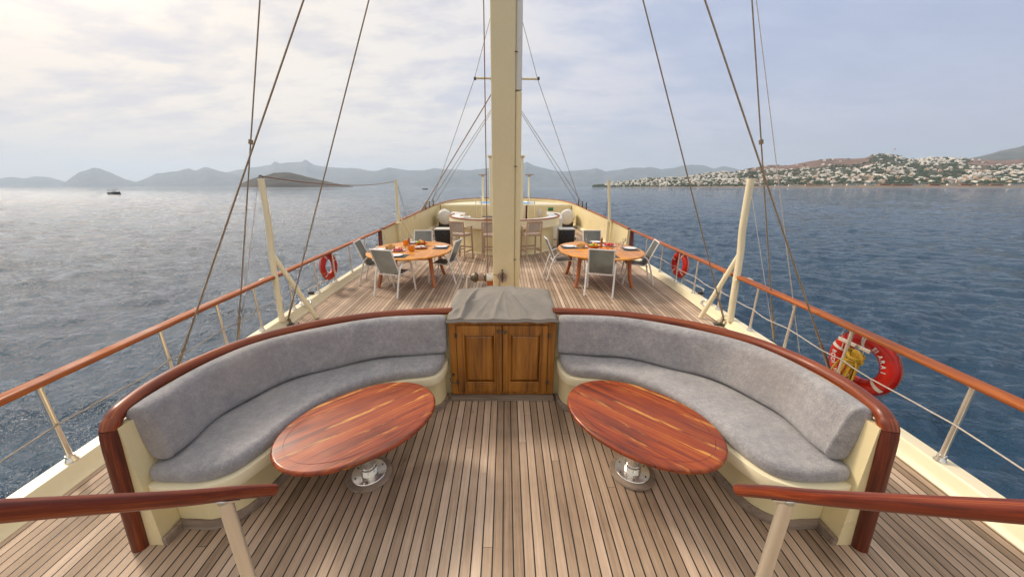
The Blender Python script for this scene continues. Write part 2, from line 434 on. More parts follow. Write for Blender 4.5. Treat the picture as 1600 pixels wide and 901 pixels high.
def sweep(bm, path, sec, closed=False, caps=True):
    """path: list of (point, outward unit normal in plan); sec: list of (out, z) or a function i -> list"""
    rings = []
    for i, (p, nrm) in enumerate(path):
        s = sec(i) if callable(sec) else sec
        rings.append([bm.verts.new((p[0] + nrm[0] * a, p[1] + nrm[1] * a, p[2] + h)) for a, h in s])
    k = len(rings); m = len(rings[0])
    for i in range(k if closed else k - 1):
        A, Bq = rings[i], rings[(i + 1) % k]
        for j in range(m): bm.faces.new((A[j], A[(j + 1) % m], Bq[(j + 1) % m], Bq[j]))
    if caps and not closed:
        bm.faces.new(rings[0][::-1]); bm.faces.new(rings[-1])
def frames(pts, side=1):
    """plan normals along a path; side=+1 is to the right of travel"""
    P = [Vector(p) for p in pts]; out = []
    for i, p in enumerate(P):
        t = P[min(i + 1, len(P) - 1)] - P[max(i - 1, 0)]; t.z = 0; t.normalize()
        out.append((p, Vector((t.y, -t.x, 0)) * side))
    return out
def offset_poly(o, dd):
    n = len(o); res = []
    for i in range(n):
        a, p, c = Vector(o[i - 1]), Vector(o[i]), Vector(o[(i + 1) % n])
        t1 = (p - a).normalized(); t2 = (c - p).normalized()
        n1 = Vector((-t1.y, t1.x)); n2 = Vector((-t2.y, t2.x)); nn = (n1 + n2)
        if nn.length < 1e-6: nn = n1
        nn.normalize(); kk = max(.5, nn.dot(n1))
        res.append(p + nn * (dd / kk))
    return res
def area(o): return .5 * sum(o[i - 1][0] * o[i][1] - o[i][0] * o[i - 1][1] for i in range(len(o)))
def pillow(bm, outline, z0, z1, r=.02, seg=4, dome=0.):
    """closed outline (x, y) raised from z0 to z1 with rounded top and bottom rims"""
    o = [Vector((p[0], p[1])) for p in outline]
    if area(o) < 0: o.reverse()
    lay = []
    for k in range(seg + 1):
        a = math.pi / 2 * k / seg
        lay.append((r * (1 - math.sin(a)), z0 + r * (1 - math.cos(a))))
    top = [(r * (1 - math.cos(math.pi / 2 * k / seg)), z1 - r + r * math.sin(math.pi / 2 * k / seg)) for k in range(seg + 1)]
    lay += top
    rings = []
    for dd, zz in lay: rings.append([bm.verts.new((p.x, p.y, zz)) for p in offset_poly(o, dd)])
    n = len(o)
    for A, Bq in zip(rings, rings[1:]):
        for j in range(n): bm.faces.new((A[j], A[(j + 1) % n], Bq[(j + 1) % n], Bq[j]))
    if not dome:
        f1 = bm.faces.new(rings[0][::-1]); f2 = bm.faces.new(rings[-1])
        bmesh.ops.triangulate(bm, faces=[f1, f2])
        return
    # caps filled by a constrained triangulation with inner points, gently domed and uneven
    from mathutils.geometry import delaunay_2d_cdt
    for ring, up_ in ((rings[0], 0), (rings[-1], 1)):
        P2 = [Vector((v.co.x, v.co.y)) for v in ring]; zb = ring[0].co.z
        x0, x1 = min(p.x for p in P2), max(p.x for p in P2); y0, y1 = min(p.y for p in P2), max(p.y for p in P2)
        def inside(q):
            c = False
            for i in range(len(P2)):
                a, bq = P2[i - 1], P2[i]
                if (a.y > q.y) != (bq.y > q.y) and q.x < (bq.x - a.x) * (q.y - a.y) / (bq.y - a.y) + a.x: c = not c
            return c
        extra = []; st = .035
        yy = y0
        while yy < y1 and up_:
            xx = x0
            while xx < x1:
                q = Vector((xx, yy)); dmin = min((q - p).length for p in P2)
                if dmin > .02 and inside(q): extra.append((q, dmin))
                xx += st
            yy += st
        allp = P2 + [e[0] for e in extra]; ne = len(P2)
        vo, eo, fo_, ov, oe, of = delaunay_2d_cdt(allp, [(i, (i + 1) % ne) for i in range(ne)], [], 1, 1e-5)
        mv = []
        for i, p in enumerate(vo):
            src = [q for q in ov[i] if q < ne]
            if src: mv.append(ring[src[0]])
            else:
                dm = min((p - q).length for q in P2)
                mv.append(bm.verts.new((p.x, p.y, zb + up_ * (dome * min(1, dm / .12) + .003 * math.sin(p.x * 9) * math.sin(p.y * 11)))))
        for f in fo_:
            try: bm.faces.new([mv[i] for i in f])
            except ValueError: pass
def ellipse(a, bq, n=64, e=1.0):
    r = []
    for i in range(n):
        t = 2 * math.pi * i / n; c, s = math.cos(t), math.sin(t)
        r.append((a * math.copysign(abs(c) ** e, c), bq * math.copysign(abs(s) ** e, s)))
    return r

# ------------------------------------------------------------------ ship's deck and hull
HW = [(-6, 2.0), (-3, 2.5), (0, 2.9), (1.7, 3.09), (3.5, 3.27), (5, 3.38), (6, 3.46), (7.5, 3.54), (10, 3.64), (13, 3.72), (18, 3.70)]
def W(yy): return float(np.interp(yy, [a for a, _ in HW], [c for _, c in HW]))
W2 = W(2)
bm = B(); uvl = bm.loops.layers.uv.new('planks'); NU = 24
ys = [-3 + i * .35 for i in range(int(22.0 / .35) + 1)]
rows = []
for yy in ys:
    hw = W(yy) - .07
    rows.append([(bm.verts.new((hw * (2 * i / NU - 1), yy, 0)), (hw * (2 * i / NU - 1) / W(yy) * W2 + 10., yy)) for i in range(NU + 1)])
for A, Bq in zip(rows, rows[1:]):
    for i in range(NU):
        q = (A[i], A[i + 1], Bq[i + 1], Bq[i]); f = bm.faces.new([t[0] for t in q])
        for l, t in zip(f.loops, q): l[uvl].uv = t[1]
tag(obj('deck', bm, 'teak_deck'), 'weathered teak planked ship deck with dark seams', 'deck', kind='structure')

def railz(yy): return float(np.interp(yy, [0, 7, 10, 14, 18, 22, 24], [.745, .755, .80, .93, 1.08, 1.21, 1.25]))
STERN = [(3.64, 9.7), (3.70, 12), (3.72, 15), (3.70, 17.5), (3.58, 19.6), (3.25, 21.3), (2.6, 22.6), (1.6, 23.5), (0, 23.9)]
half = [(W(-3 + .5 * i), -3 + .5 * i) for i in range(int(12.7 / .5))] + STERN[1:]
half = [p for i, p in enumerate(half) if i == 0 or p[1] > half[i - 1][1] + .2 or p[0] < 3.4]
HALF = [(p.x, p.y) for p in spline([(a, c, 0) for a, c in half], 5)]
full = [(a, c, 0) for a, c in HALF] + [(-a, c, 0) for a, c in HALF[::-1][1:]]
bm = B()
fr_ = frames(full, 1)
sweep(bm, fr_, [(-.095, .004), (-.055, .045), (-.045, .10), (-.03, .118), (.075, .118), (.09, .10), (.09, -.02), (.11, -.05), (.11, -.12), (.09, -.15), (.02, -1.1), (-.25, -2.6), (-.6, -2.6), (-.3, -.3), (-.095, -.02)])
tag(obj('ship_hull', bm, ['cream_light'], smooth=35), 'cream gunwale and hull side of the ship', 'ship hull', kind='structure')

# bulwark around the stern
def path_between(y0):
    pts = [(a, c) for a, c in HALF if c >= y0]
    return [(a, c, 0) for a, c in pts] + [(-a, c, 0) for a, c in pts[::-1][1:]]
bw = thing('bulwark', 'solid cream bulwark curving round the far end of the deck', 'bulwark')
bp = path_between(9.7); fb = frames(bp, 1)
bm = B(); sweep(bm, fb, lambda i: [(-.05, .119), (-.02, railz(bp[i][1]) - .03), (.045, railz(bp[i][1]) - .03), (.03, .119)])
obj('bulwark_panel', bm, 'cream_paint', bw, smooth=40)
bm = B(); tube(bm, [(p[0], p[1], railz(p[1])) for p in bp], .03, 12, flat=(.05, .022))
obj('cap_rail', bm, 'varnish_cap', bw, smooth=50)
bm = B(); sweep(bm, [(p, n) for p, n in fb if p.y < 21.5 and p.x > 0], [(-.14, .003), (-.09, .06), (-.052, .07), (-.052, .003)])
obj('waterway', bm, 'cream_light', bw, smooth=40)
bm = B(); sweep(bm, [(p, n) for p, n in fb if p.y < 21.5 and p.x < 0], [(-.14, .003), (-.09, .06), (-.052, .07), (-.052, .003)])
obj('waterway', bm, 'cream_light', bw, smooth=40)

# guard rails
SY = [.9, 1.95, 2.86, 3.58, 4.22, 5.04, 5.90, 6.66, 7.5, 8.5]
for s, side in ((-1, 'left'), (1, 'right')):
    gr = thing('guard_rail', 'varnished wood guard rail on steel posts along the %s edge of the deck' % side, 'guard rail', (s * W(4), 4, .118))
    def loc3(p): return (p[0] - s * W(4), p[1] - 4, p[2] - .118)
    pts = [(s * W(-2.5 + .3 * i), -2.5 + .3 * i, railz(-2.5 + .3 * i)) for i in range(41)] + [(s * W(9.72), 9.72, railz(9.72))]
    bm = B(); tube(bm, [loc3(p) for p in pts], .03, 14, flat=(.055, .023)); obj('cap_rail', bm, 'varnish_cap', gr, smooth=50)
    for yy in SY:
        xx = s * W(yy); bm = B()
        tube(bm, [loc3((xx, yy, .12)), loc3((xx, yy, railz(yy) - .018))], .0165, 12)
        lathe(bm, [(0, 0), (.036, 0), (.036, .008), (.027, .02), (.024, .05), (.0, .05)], loc3((xx, yy, .119)), 16)
        lathe(bm, [(0, 0), (.03, 0), (.03, .006), (.0, .006)], loc3((xx, yy, railz(yy) - .028)), 16)
        obj('stanchion', bm, 'steel', gr, smooth=40)
    bm = B()
    lp = []
    for a, c in zip(SY, SY[1:]):
        for k in range(6):
            q = k / 6; yy = a + (c - a) * q; lp.append(loc3((s * (W(yy) - .024), yy, .43 - .02 * math.sin(q * math.pi) * (1 + .6 * math.sin(yy * 5)))))
    tube(bm, lp, .0055 if s > 0 else .004, 6); obj('lifeline', bm, 'rope_white' if s > 0 else 'wire', gr, smooth=60)
    bm = B()
    tube(bm, [loc3((s * (W(9.65) - .02), 9.62, .10)), loc3((s * (W(9.65) - .01), 9.66, .45)), loc3((s * W(9.65), 9.72, railz(9.7) - .02))], .05, 10, flat=(.035, .055), up=(1, 0, 0))
    obj('end_post', bm, 'varnish_dark', gr, smooth=40)

# boarding gate bars outside the rail on both sides
for s, side in ((-1, 'left'), (1, 'right')):
    g = thing('boarding_bracket', 'short folded steel boarding bracket outside the %s rail by the small lifebuoy' % side, 'bracket', (s * (W(6.2) + .12), 6.2, .14))
    bm = B(); tube(bm, spline([(0, -.36, -.06), (0, -.36, .06), (0, -.3, .075), (0, .34, .075), (0, .4, .06), (0, .4, -.04)], 5), .014, 8); obj('bar', bm, 'steel', g, smooth=50)
    bm = B(); box(bm, (s * -.04, -.36, .0), (.09, .05, .05), .006); obj('foot', bm, 'dark_metal', g)
    f = B(); tube(f, [(.065 * math.cos(t / 20 * 2 * math.pi), .11 * math.sin(t / 20 * 2 * math.pi), 0) for t in range(20)], .014, 8, closed=True)
    o = obj('fairlead', f, 'steel', None, smooth=60, loc=(s * (W(5.35) - .03), 5.35, .122)); o.rotation_euler = (0, s * R(-25), 0)
    tag(o, 'oval steel fairlead ring let into the %s gunwale' % side, 'fairlead')

# ------------------------------------------------------------------ main mast and rigging
MY = 4.88
ms = thing('main_mast', 'tall square cream mast rising behind the covered cabinet', 'mast', (0, MY, 0))
bm = B(); box(bm, (-.034, 0, 7.5), (.306, .36, 15.0), .022, seg=4); obj('mast_body', bm, 'cream_mast', ms, smooth=30)
bm = B(); box(bm, (.161, .012, 1.57), (.080, .30, 3.14), .018, seg=3); obj('sail_track', bm, 'cream_mast', ms, smooth=30)
bm = B(); box(bm, (.161, .012, 9.0), (.080, .30, 11.7), .018, seg=3); o = obj('sail_track', bm, 'white_paint', ms, smooth=30); o['label'] = 'upper white stretch of the mast track'
bm = B(); box(bm, (-.01, 0, .06), (.60, .56, .12), .02); obj('mast_foot', bm, 'cream_mast', ms, smooth=30)
for zz in (1.0, 2.25, 3.55):
    bm = B(); tube(bm, [(.10, -.165, zz), (.122, -.19, zz), (.145, -.165, zz)], .006, 8); obj('rivet_clip', bm, 'bronze', ms, smooth=60)
# winch on the left face
wi = thing('mast_winch', 'bronze rope winch with a hanging steel handle on the left face of the main mast', 'winch', (-.188, MY - .03, .70))
RX = Matrix.Rotation(R(-90), 4, 'Y')
bm = B(); lathe(bm, [(0, .0), (.062, .0), (.062, .10), (0, .10)], (0, 0, 0), 20, RX); obj('winch_mount', bm, 'white_paint', wi, smooth=40)
bm = B(); box(bm, (-.05, 0, -.08), (.09, .10, .07), .006); obj('mount_block', bm, 'varnish_dining_leg', wi)
bm = B(); lathe(bm, [(0, .10), (.062, .10), (.07, .115), (.058, .13), (.05, .15), (.05, .22), (.06, .235), (.078, .25), (.082, .275), (.07, .29), (.05, .33), (.025, .345), (0, .345)], (0, 0, 0), 24, RX); obj('drum', bm, 'bronze', wi, smooth=40)
bm = B()
tube(bm, [(-.135 - .085 * k / 90, .055 * math.cos(k * .42), .055 * math.sin(k * .42)) for k in range(91)], .007, 7); obj('rope_turns', bm, 'rope_tan', wi, smooth=60)
bm = B(); tube(bm, [(-.35, 0, 0), (-.38, -.005, 0), (-.39, -.01, -.02), (-.415, -.02, -.19), (-.42, -.02, -.21)], .010, 8); lathe(bm, [(0, 0), (.018, 0), (.018, .03), (0, .03)], (-.385, 0, -.012), 12); obj('handle', bm, 'steel', wi, smooth=60)
# cleat with rope on mast front
cl_ = thing('rope_cleat', 'cleat on the mast front wrapped in a tangle of brown rope', 'cleat', (-.05, MY - .185, .76))
bm = B(); tube(bm, [(0, -.02, -.09), (0, -.035, -.05), (0, -.02, 0), (0, -.035, .05), (.0, -.02, .1)], .010, 8); obj('cleat_horn', bm, 'dark_metal', cl_, smooth=60)
bm = B()
pts = []
for k in range(120):
    a = k * .55; rr = .045 + .02 * math.sin(k * .37)
    pts.append((rr * math.cos(a) * (1 + .2 * math.sin(k)), -.03 - .018 * math.sin(a * .5 + k * .1), rr * 1.15 * math.sin(a)))
tube(bm, pts, .0065, 6); tube(bm, spline([(-.02, -.03, -.02), (-.045, -.02, -.08), (-.05, -.012, -.2), (-.05, -.01, -.5)], 6), .007, 6)
tube(bm, spline([(-.02, -.03, .02), (-.08, -.02, .03), (-.16, -.02, .032), (-.29, .1, .03), (-.33, .16, .0)], 5), .007, 6)
obj('knotted_rope', bm, 'rope_tan', cl_, smooth=60)

def wire(name, a, c, r, m, label, cat='rigging wire', sag=0., group=None, n=2, extra=None):
    A, C = Vector(a), Vector(c); bm = B(); P = []
    k = 24 if sag else n
    for i in range(k + 1):
        t = i / k; p = A.lerp(C, t) - A; p.z -= sag * 4 * t * (1 - t); P.append(p)
    tube(bm, P, r, 7)
    if extra:
        D = C - A
        for dist, r2, ln in extra:
            u_ = D.normalized(); tube(bm, [u_ * dist, u_ * (dist + ln)], r2, 10)
    o = obj(name, bm, m, None, smooth=60, loc=tuple(A)); tag(o, label, cat, group); return o
for s, side in ((-1, 'left'), (1, 'right')):
    e1 = [(.06, .014, .30), (.40, .010, .10)]
    wire('shroud', (s * 3.40, 3.02 if s < 0 else 3.1, .12), (s * .15, MY, 8.02), .0085, 'wire', 'thick slanting mast stay crossing over the %s guard rail nearest the camera' % side, extra=e1)
    wire('shroud', (s * 3.42, 3.9, .10), (s * .15, MY, 13.8), .0075, 'wire', 'steep mast shroud with a small clamp outside the %s guard rail' % side, extra=e1 + [(2.42, .022, .05)])
    sh = wire('shroud', (s * 3.30, 4.72, .06), (s * .15, MY, 7.68), .0085, 'wire', 'slanting mast shroud rising from the foot of the %s awning pole' % side, extra=e1)
    cp = thing('chainplate', 'rusty steel chainplate bolted at the foot of the %s awning pole' % side, 'chainplate', (s * 3.27, 4.68, .0))
    bm = B(); box(bm, (0, 0, .012), (.26, .10, .016), .004, rz=s * -.3); obj('plate', bm, 'dark_metal', cp)
    bm = B(); tube(bm, [(s * -.04, 0, .02), (s * -.02, .01, .07), (0, .03, .09)], .02, 8); tube(bm, [(s * -.09, -.02, .02), (s * -.05, 0, .04)], .014, 8); obj('shackle', bm, 'bronze', cp, smooth=50)
wire('cord', (3.44, 3.55, .14), (.15, MY, 12.0), .004, 'rope_white', 'thin pale cord beside the steep right shroud', 'cord', extra=[(.55, .012, .08)])
wire('cord', (-3.42, 3.95, .14), (-3.32, 4.72, 2.06), .003, 'rope_tan', 'thin cord hanging from the top of the left awning pole', 'cord')
wire('cord', (3.46, 3.98, .14), (3.28, 4.74, 2.05), .003, 'rope_white', 'thin cord hanging from the top of the right awning pole', 'cord')
wire('halyard', (-.268, MY - .1, .78), (-.245, MY - .1, 14.5), .007, 'rope_brown', 'brown halyard running straight up the left side of the main mast', 'rope')

# mizzen mast, hidden behind the main mast but for spreaders and stays
ZY = 14.0
mz = thing('mizzen_mast', 'second slim mast with short cross spreaders behind the main mast', 'mast', (0, ZY, 0))
bm = B(); tube(bm, [(0, 0, 0), (0, 0, 14)], .14, 16); obj('mast_tube', bm, 'cream_mast', mz, smooth=60)
bm = B(); tube(bm, [(-1.13, 0, 5.78), (1.19, 0, 5.75)], .035, 10); obj('spreader', bm, 'cream_mast', mz, smooth=60)
for xx in (-1.13, 1.19, -.52, .55):
    bm = B(); lathe(bm, [(0, 0), (.045, 0), (.05, .03), (.045, .09), (0, .09)], (xx, 0, 5.72), 10); obj('spreader_fitting', bm, 'dark_metal', mz, smooth=50)
for s, side in ((-1, 'left'), (1, 'right')):
    wire('mizzen_stay', (s * 3.60, 16.4, 1.04), (s * 1.15, ZY, 5.77), .010, 'wire', 'thin outer mizzen stay from the %s spreader tip down to the bulwark' % side)
    wire('mizzen_stay', (s * 1.15, ZY, 5.77), (s * .1, ZY, 9.0), .010, 'wire', 'thin wire from the %s spreader tip up to the mast' % side)
    wire('mizzen_stay', (s * 3.64, 15.6, 1.0), (s * .1, ZY, 5.35), .010, 'wire', 'thin inner mizzen stay, nearer of the pair going down to the %s bulwark' % side)
    wire('mizzen_stay', (s * 3.64, 17.3, 1.06), (s * .1, ZY, 5.3), .010, 'wire', 'thin inner mizzen stay, farther of the pair going down to the %s bulwark' % side)
    for yy in (15.6, 16.4, 17.3):
        bm = B(); tube(bm, [(0, 0, 0), (s * -.02, -.01, .30)], .028, 8)
        tag(obj('turnbuckle', bm, 'dark_metal', None, smooth=50, loc=(s * 3.64, yy, railz(yy))), 'small dark stay fitting, %s of three on the %s bulwark rail' % ({15.6: 'nearest', 16.4: 'middle', 17.3: 'farthest'}[yy], side), 'stay fitting')
wire('furled_rope', (-3.66, 14.9, .98), (-.1, ZY, 5.9), .022, 'rope_tan', 'thick twisted rope slanting from the left bulwark up behind the mast', 'rope', extra=[(.02, .05, .5)])

# awning poles near the settee
def awning(s):
    side = 'left' if s < 0 else 'right'
    t = thing('awning_pole', 'tall bent cream awning pole standing on the %s gunwale' % side, 'pole', (s * 3.30, 4.60, .1))
    bm = B(); tube(bm, spline([(0, 0, 0), (s * .02, .06, .48), (s * .035, .12, 1.0), (s * .01, .14, 1.35), (0, .16, 2.0)], 5), .040 if s < 0 else .046, 14); obj('pole', bm, 'cream_light', t, smooth=50)
    bm = B(); tube(bm, [(s * .035, .12, .99), (s * -.30 if s < 0 else s * -.22, .36, -.09)], .034, 12); obj('strut', bm, 'cream_light', t, smooth=50)
    bm = B(); tube(bm, [(.022 * math.cos(k / 12 * 6.283), .16, 2.02 + .022 * math.sin(k / 12 * 6.283)) for k in range(12)], .006, 6, closed=True); obj('top_ring', bm, 'dark_metal', t, smooth=60)
    bm = B(); box(bm, (s * .11, .07, .62), (.24, .10, .02), .006); obj('rail_bracket', bm, 'cream_light', t)
awning(-1); awning(1)
def small_awning(s):
    side = 'left' if s < 0 else 'right'
    t = thing('slim_awning_pole', 'slim cream awning pole against the %s bulwark beyond the dining table' % side, 'pole', (s * 3.56, 11.3 if s < 0 else 11.8, .0))
    bm = B(); tube(bm, spline([(0, 0, 0.07), (0, 0, .9), (s * .0, 0, 1.1), (s * -.04 if s < 0 else -.12, 0, 2.2)], 4), .05, 12); obj('pole', bm, 'cream_light', t, smooth=50)
    bm = B(); box(bm, (s * .03, .0, .84), (.2, .2, .03), .006); obj('rail_bracket', bm, 'cream_light', t)
    if s < 0:
        bm = B(); tube(bm, [(0, 0, 1.15), (.42, .5, .02)], .03, 10); obj('strut', bm, 'cream_light', t, smooth=50)
    wire('cord', (s * 3.6, 12.4, .9), (s * 3.5, 11.3 if s < 0 else 11.8, 2.15), .006, 'dark_metal', 'thin dark cord from the top of the slim %s awning pole to the bulwark' % side, 'cord')
small_awning(-1); small_awning(1)
wire('slack_line', (-3.30, 4.76, 2.13), (-3.52, 11.3, 2.17), .008, 'rope_brown', 'slack brown line strung between the tops of the two left awning poles', 'rope', sag=.13)

# ------------------------------------------------------------------ curved settees
RAIL = [(2.00, 1.46), (2.035, 1.56), (2.06, 1.75), (2.04, 2.02), (1.93, 2.31), (1.72, 2.56), (1.44, 2.75), (1.12, 2.88), (.80, 2.95), (.475, 2.98)]
CX = -.034
def settee(s):
    side = 'left' if s < 0 else 'right'
    t = thing('curved_settee', 'curved cream settee with grey towelling cushions on the %s of the cabinet' % side, 'settee', (CX, 0, 0))
    def mir(p): return (p[0] * s, *p[1:])
    rail = spline([(a, c, .86) for a, c in RAIL], 6)
    # wooden top rail bending down into the end post
    top = [(2.085, 1.435, .0), (2.055, 1.435, .3), (2.022, 1.435, .6), (2.008, 1.435, .72), (2.004, 1.445, .80), (2.008, 1.485, .852), (2.025, 1.56, .866)] + [(a, c, .868) for a, c in RAIL[2:]]
    P = spline([mir(p) for p in top], 7)
    k0 = [i for i, p in enumerate(P) if p.z > .80][0]
    bm = B(); tube(bm, P[:k0 + 1], [.040] * k0 + [.0415], 18); obj('end_post', bm, 'varnish_dark', t, smooth=50)
    bm = B(); rr = [.042 if i < 5 else .038 for i in range(len(P) - k0)]
    tube(bm, P[k0:], rr, 16); obj('top_rail', bm, 'varnish_rail', t, smooth=50)
    # back panel, floor to rail, under the rail
    fr2 = frames([mir((p.x, p.y, 0)) for p in rail], 1)
    # make the normals point away from the sitting side
    ctr = Vector((s * .9, 1.4, 0)); fr2 = [(p, n if n.dot(p - ctr) > 0 else -n) for p, n in fr2]
    bm = B(); sweep(bm, [q for q in fr2 if q[0].y > 1.6], [(-.035, .0), (-.035, .85), (.03, .85), (.03, .0)]); obj('back_panel', bm, 'cream_paint', t, smooth=40)
    bm = B(); e = [mir((2.06, 1.455, 0)), mir((2.0, 1.455, 0))]
    pf = [(2.05, .0), (2.03, .45), (2.005, .81), (1.955, .81), (1.957, .45), (1.960, .0)]
    for y0 in (1.46, 1.50):
        pass
    va = [bm.verts.new(mir((a, 1.442, h))) for a, h in pf]; vb = [bm.verts.new(mir((a + .004, 1.66, h))) for a, h in pf]
    bm.faces.new(va); bm.faces.new(vb[::-1])
    for i in range(len(pf)): bm.faces.new((va[i], va[(i + 1) % len(pf)], vb[(i + 1) % len(pf)], vb[i]))
    obj('end_panel', bm, 'cream_paint', t)
    # seat outline: front edge
    front = [(1.985, 1.485), (1.93, 1.458), (1.82, 1.45), (1.66, 1.455), (1.53, 1.52), (1.455, 1.67), (1.40, 1.92), (1.28, 2.19), (1.08, 2.40), (.86, 2.50), (.68, 2.535), (.575, 2.58), (.525, 2.68), (.515, 2.80)]
    F = [(p.x, p.y) for p in spline([(a, c, 0) for a, c in front], 5)]
    inner = [(p.x + n.x * -.036 * 1, p.y + n.y * -.036) for p, n in fr2]
    inner = [(a * s, c) for a, c in inner]          # back to the unmirrored side
    inner = inner[::-1]                              # from cabinet to post
    out = F + [q for q in inner if q[1] > 1.57 and q[0] > .5]
    def mo(o): return [(a * s, c) for a, c in o]
    bm = B(); pillow(bm, mo(out), .335, .41, .006, 2); obj('seat_rim', bm, 'cream_light', t, smooth=35)
    # raised lip at the front edge
    fp = frames([mir((a, c, 0)) for a, c in F], 1); cc = Vector((s * 1.6, 2.6, 0))
    fp = [(p, n if (n.dot(cc - p) > 0) == (True) else -n) for p, n in fp]
    Fx = F
    # base, set back from the rim
    base = [(1.955, 1.562), (1.85, 1.56), (1.74, 1.56), (1.64, 1.62), (1.585, 1.72), (1.54, 1.96), (1.40, 2.27), (1.18, 2.50), (.93, 2.61), (.72, 2.64), (.60, 2.68), (.555, 2.76), (.545, 2.85)]
    Fb = [(p.x, p.y) for p in spline([(a, c, 0) for a, c in base], 5)]
    outb = Fb + [q for q in inner if q[1] > 1.62 and q[0] > .53]
    bm = B(); pillow(bm, mo(outb), .0, .336, .003, 1); obj('seat_base', bm, 'cream_paint', t, smooth=35)
    # grey wooden kick strip at the deck
    kp = frames([mir((a, c, .0)) for a, c in Fb], 1); kc = Vector((s * 1.9, 2.9, 0))
    kp = [(p, n if n.dot(p - kc) > 0 else -n) for p, n in kp]
    bm = B(); sweep(bm, kp, [(-.002, .002), (.026, .002), (.026, .03), (.012, .055), (-.002, .055)]); obj('kick_strip', bm, 'grey_teak', t, smooth=30)
    bm = B(); box(bm, mir((1.945, 1.502, .028)), (.028, .13, .056), .004); obj('kick_strip', bm, 'grey_teak', t)
    # seat cushion
    fo = offset_poly([Vector(q) for q in out] if area(out) > 0 else [Vector(q) for q in out[::-1]], .022)
    wob = [(p.x, p.y) for p in fo]
    bm = B(); pillow(bm, mo(wob), .405, .505, .042, 7, dome=.008)
    obj('seat_cushion', bm, 'terry', t, smooth=70)
    # back cushion
    path = [(p, n) for p, n in fr2]
    path = [q for q in path if q[0].y > 1.48 and abs(q[0].x) > .515]
    def lerp(a, c, f): return (a[0].lerp(c[0], f), a[1].lerp(c[1], f).normalized())
    path = [path[0], lerp(path[0], path[1], .25), lerp(path[0], path[1], .65)] + path[1:-1] + [lerp(path[-1], path[-2], .65), lerp(path[-1], path[-2], .25), path[-1]]
    m = len(path)
    sec0 = []
    hw, hh, rc = .058, .178, .052
    for cxs, cys, a0 in ((1, 1, 0), (-1, 1, 90), (-1, -1, 180), (1, -1, 270)):
        for k in range(6):
            a = R(a0 + k * 18); sec0.append((cxs * (hw - rc) + rc * math.cos(a), cys * (hh - rc) + rc * math.sin(a)))
    def sec(i):
        dd = min(i, m - 1 - i)
        sc = {0: .62, 1: .86, 2: .97}.get(dd, 1.0)
        res = []
        for a, h in sec0:
            a2 = a * sc; h2 = h * (1 - (1 - sc) * .30)
            lean = (h2) * .16 + .012 * math.sin(i * .5) * (a < 0)
            res.append((-.108 + a2 + lean, (.690 + h2) + .004 * math.sin(i * .33)))
        return res
    bm = B(); sweep(bm, path, sec); obj('back_cushion', bm, 'terry', t, smooth=70)
settee(-1); settee(1)

# ------------------------------------------------------------------ cabinet with doors and canvas cover
cb = thing('wooden_cabinet', 'varnished wooden cabinet with two panelled doors between the settees', 'cabinet', (CX, 2.86, 0))
bm = B(); box(bm, (0, .26, .44), (.95, .44, .76), .004); obj('carcass', bm, 'varnish_door', cb)
bm = B()
box(bm, (-.462, .02, .44), (.065, .05, .78), .004); box(bm, (.462, .02, .44), (.065, .05, .78), .004)
box(bm, (0, .022, .805), (.86, .046, .05), .004); box(bm, (0, .022, .062), (.86, .046, .035), .004); obj('face_frame', bm, 'varnish_door', cb)
bm = B(); box(bm, (0, -.012, .02), (1.0, .07, .036), .005); obj('sill', bm, 'grey_teak', cb)
for s in (-1, 1):
    c = s * .2145; wd = .421; z0, z1 = .082, .778; zm = (z0 + z1) / 2
    bm = B(); st = .055
    box(bm, (c - wd / 2 + st / 2, -.002, zm), (st, .034, z1 - z0), .004); box(bm, (c + wd / 2 - st / 2, -.002, zm), (st, .034, z1 - z0), .004)
    box(bm, (c, -.001, z1 - .04), (wd - 2 * st, .032, .08), .004); box(bm, (c, -.001, z0 + .045), (wd - 2 * st, .032, .09), .004)
    d_ = obj('door', bm, 'varnish_door', cb)
    bm = B(); zz0, zz1 = z0 + .09, z1 - .08; px_ = (wd - 2 * st) / 2; pz = (zz1 - zz0) / 2; zc_ = (zz0 + zz1) / 2
    for (dx, dz, w_, h_) in ((-px_ + .010, 0, .020, 2 * pz), (px_ - .010, 0, .020, 2 * pz), (0, pz - .010, 2 * px_ - .04, .02), (0, -pz + .010, 2 * px_ - .04, .02)): box(bm, (c + dx, -.006, zc_ + dz), (w_, .022, h_), .006)
    b2 = B(); bmesh.ops.create_cube(b2, size=1.0)
    for v in b2.verts:
        fs = v.co.y < 0
        v.co = Vector((c + v.co.x * 2 * (px_ - .018 - (.026 if fs else 0)), .002 + v.co.y * .018, zc_ + v.co.z * 2 * (pz - .018 - (.026 if fs else 0))))
    merge(bm, b2)
    obj('door_panel', bm, 'varnish_door', d_)
    for hz_ in (.68, .19):
        bm = B(); box(bm, (s * .4285, -.012, hz_), (.028, .02, .034), .003); tube(bm, [(s * .4285, -.026, hz_ - .02), (s * .4285, -.026, hz_ + .02)], .005, 8); obj('hinge', bm, 'bronze', d_)
bm = B(); lathe(bm, [(0, 0), (.013, 0), (.013, .012), (0, .012)], (-.04, -.02, .725), 12, Matrix.Rotation(R(90), 4, 'X')); tube(bm, spline([(-.04, -.032, .725), (-.01, -.036, .728), (.03, -.03, .722)], 4), .006, 8); box(bm, (.03, -.022, .722), (.02, .02, .03), .004); obj('latch', bm, 'bronze', cb, smooth=50)
bm = B(); tube(bm, spline([(-.50, -.02, .24), (-.49, -.03, .20), (-.45, -.03, .19), (-.43, -.02, .20)], 5), .004, 6); tube(bm, [(-.47, .0, .27), (-.47, -.03, .27)], .012, 8); obj('hook', bm, 'bronze', cb, smooth=50)
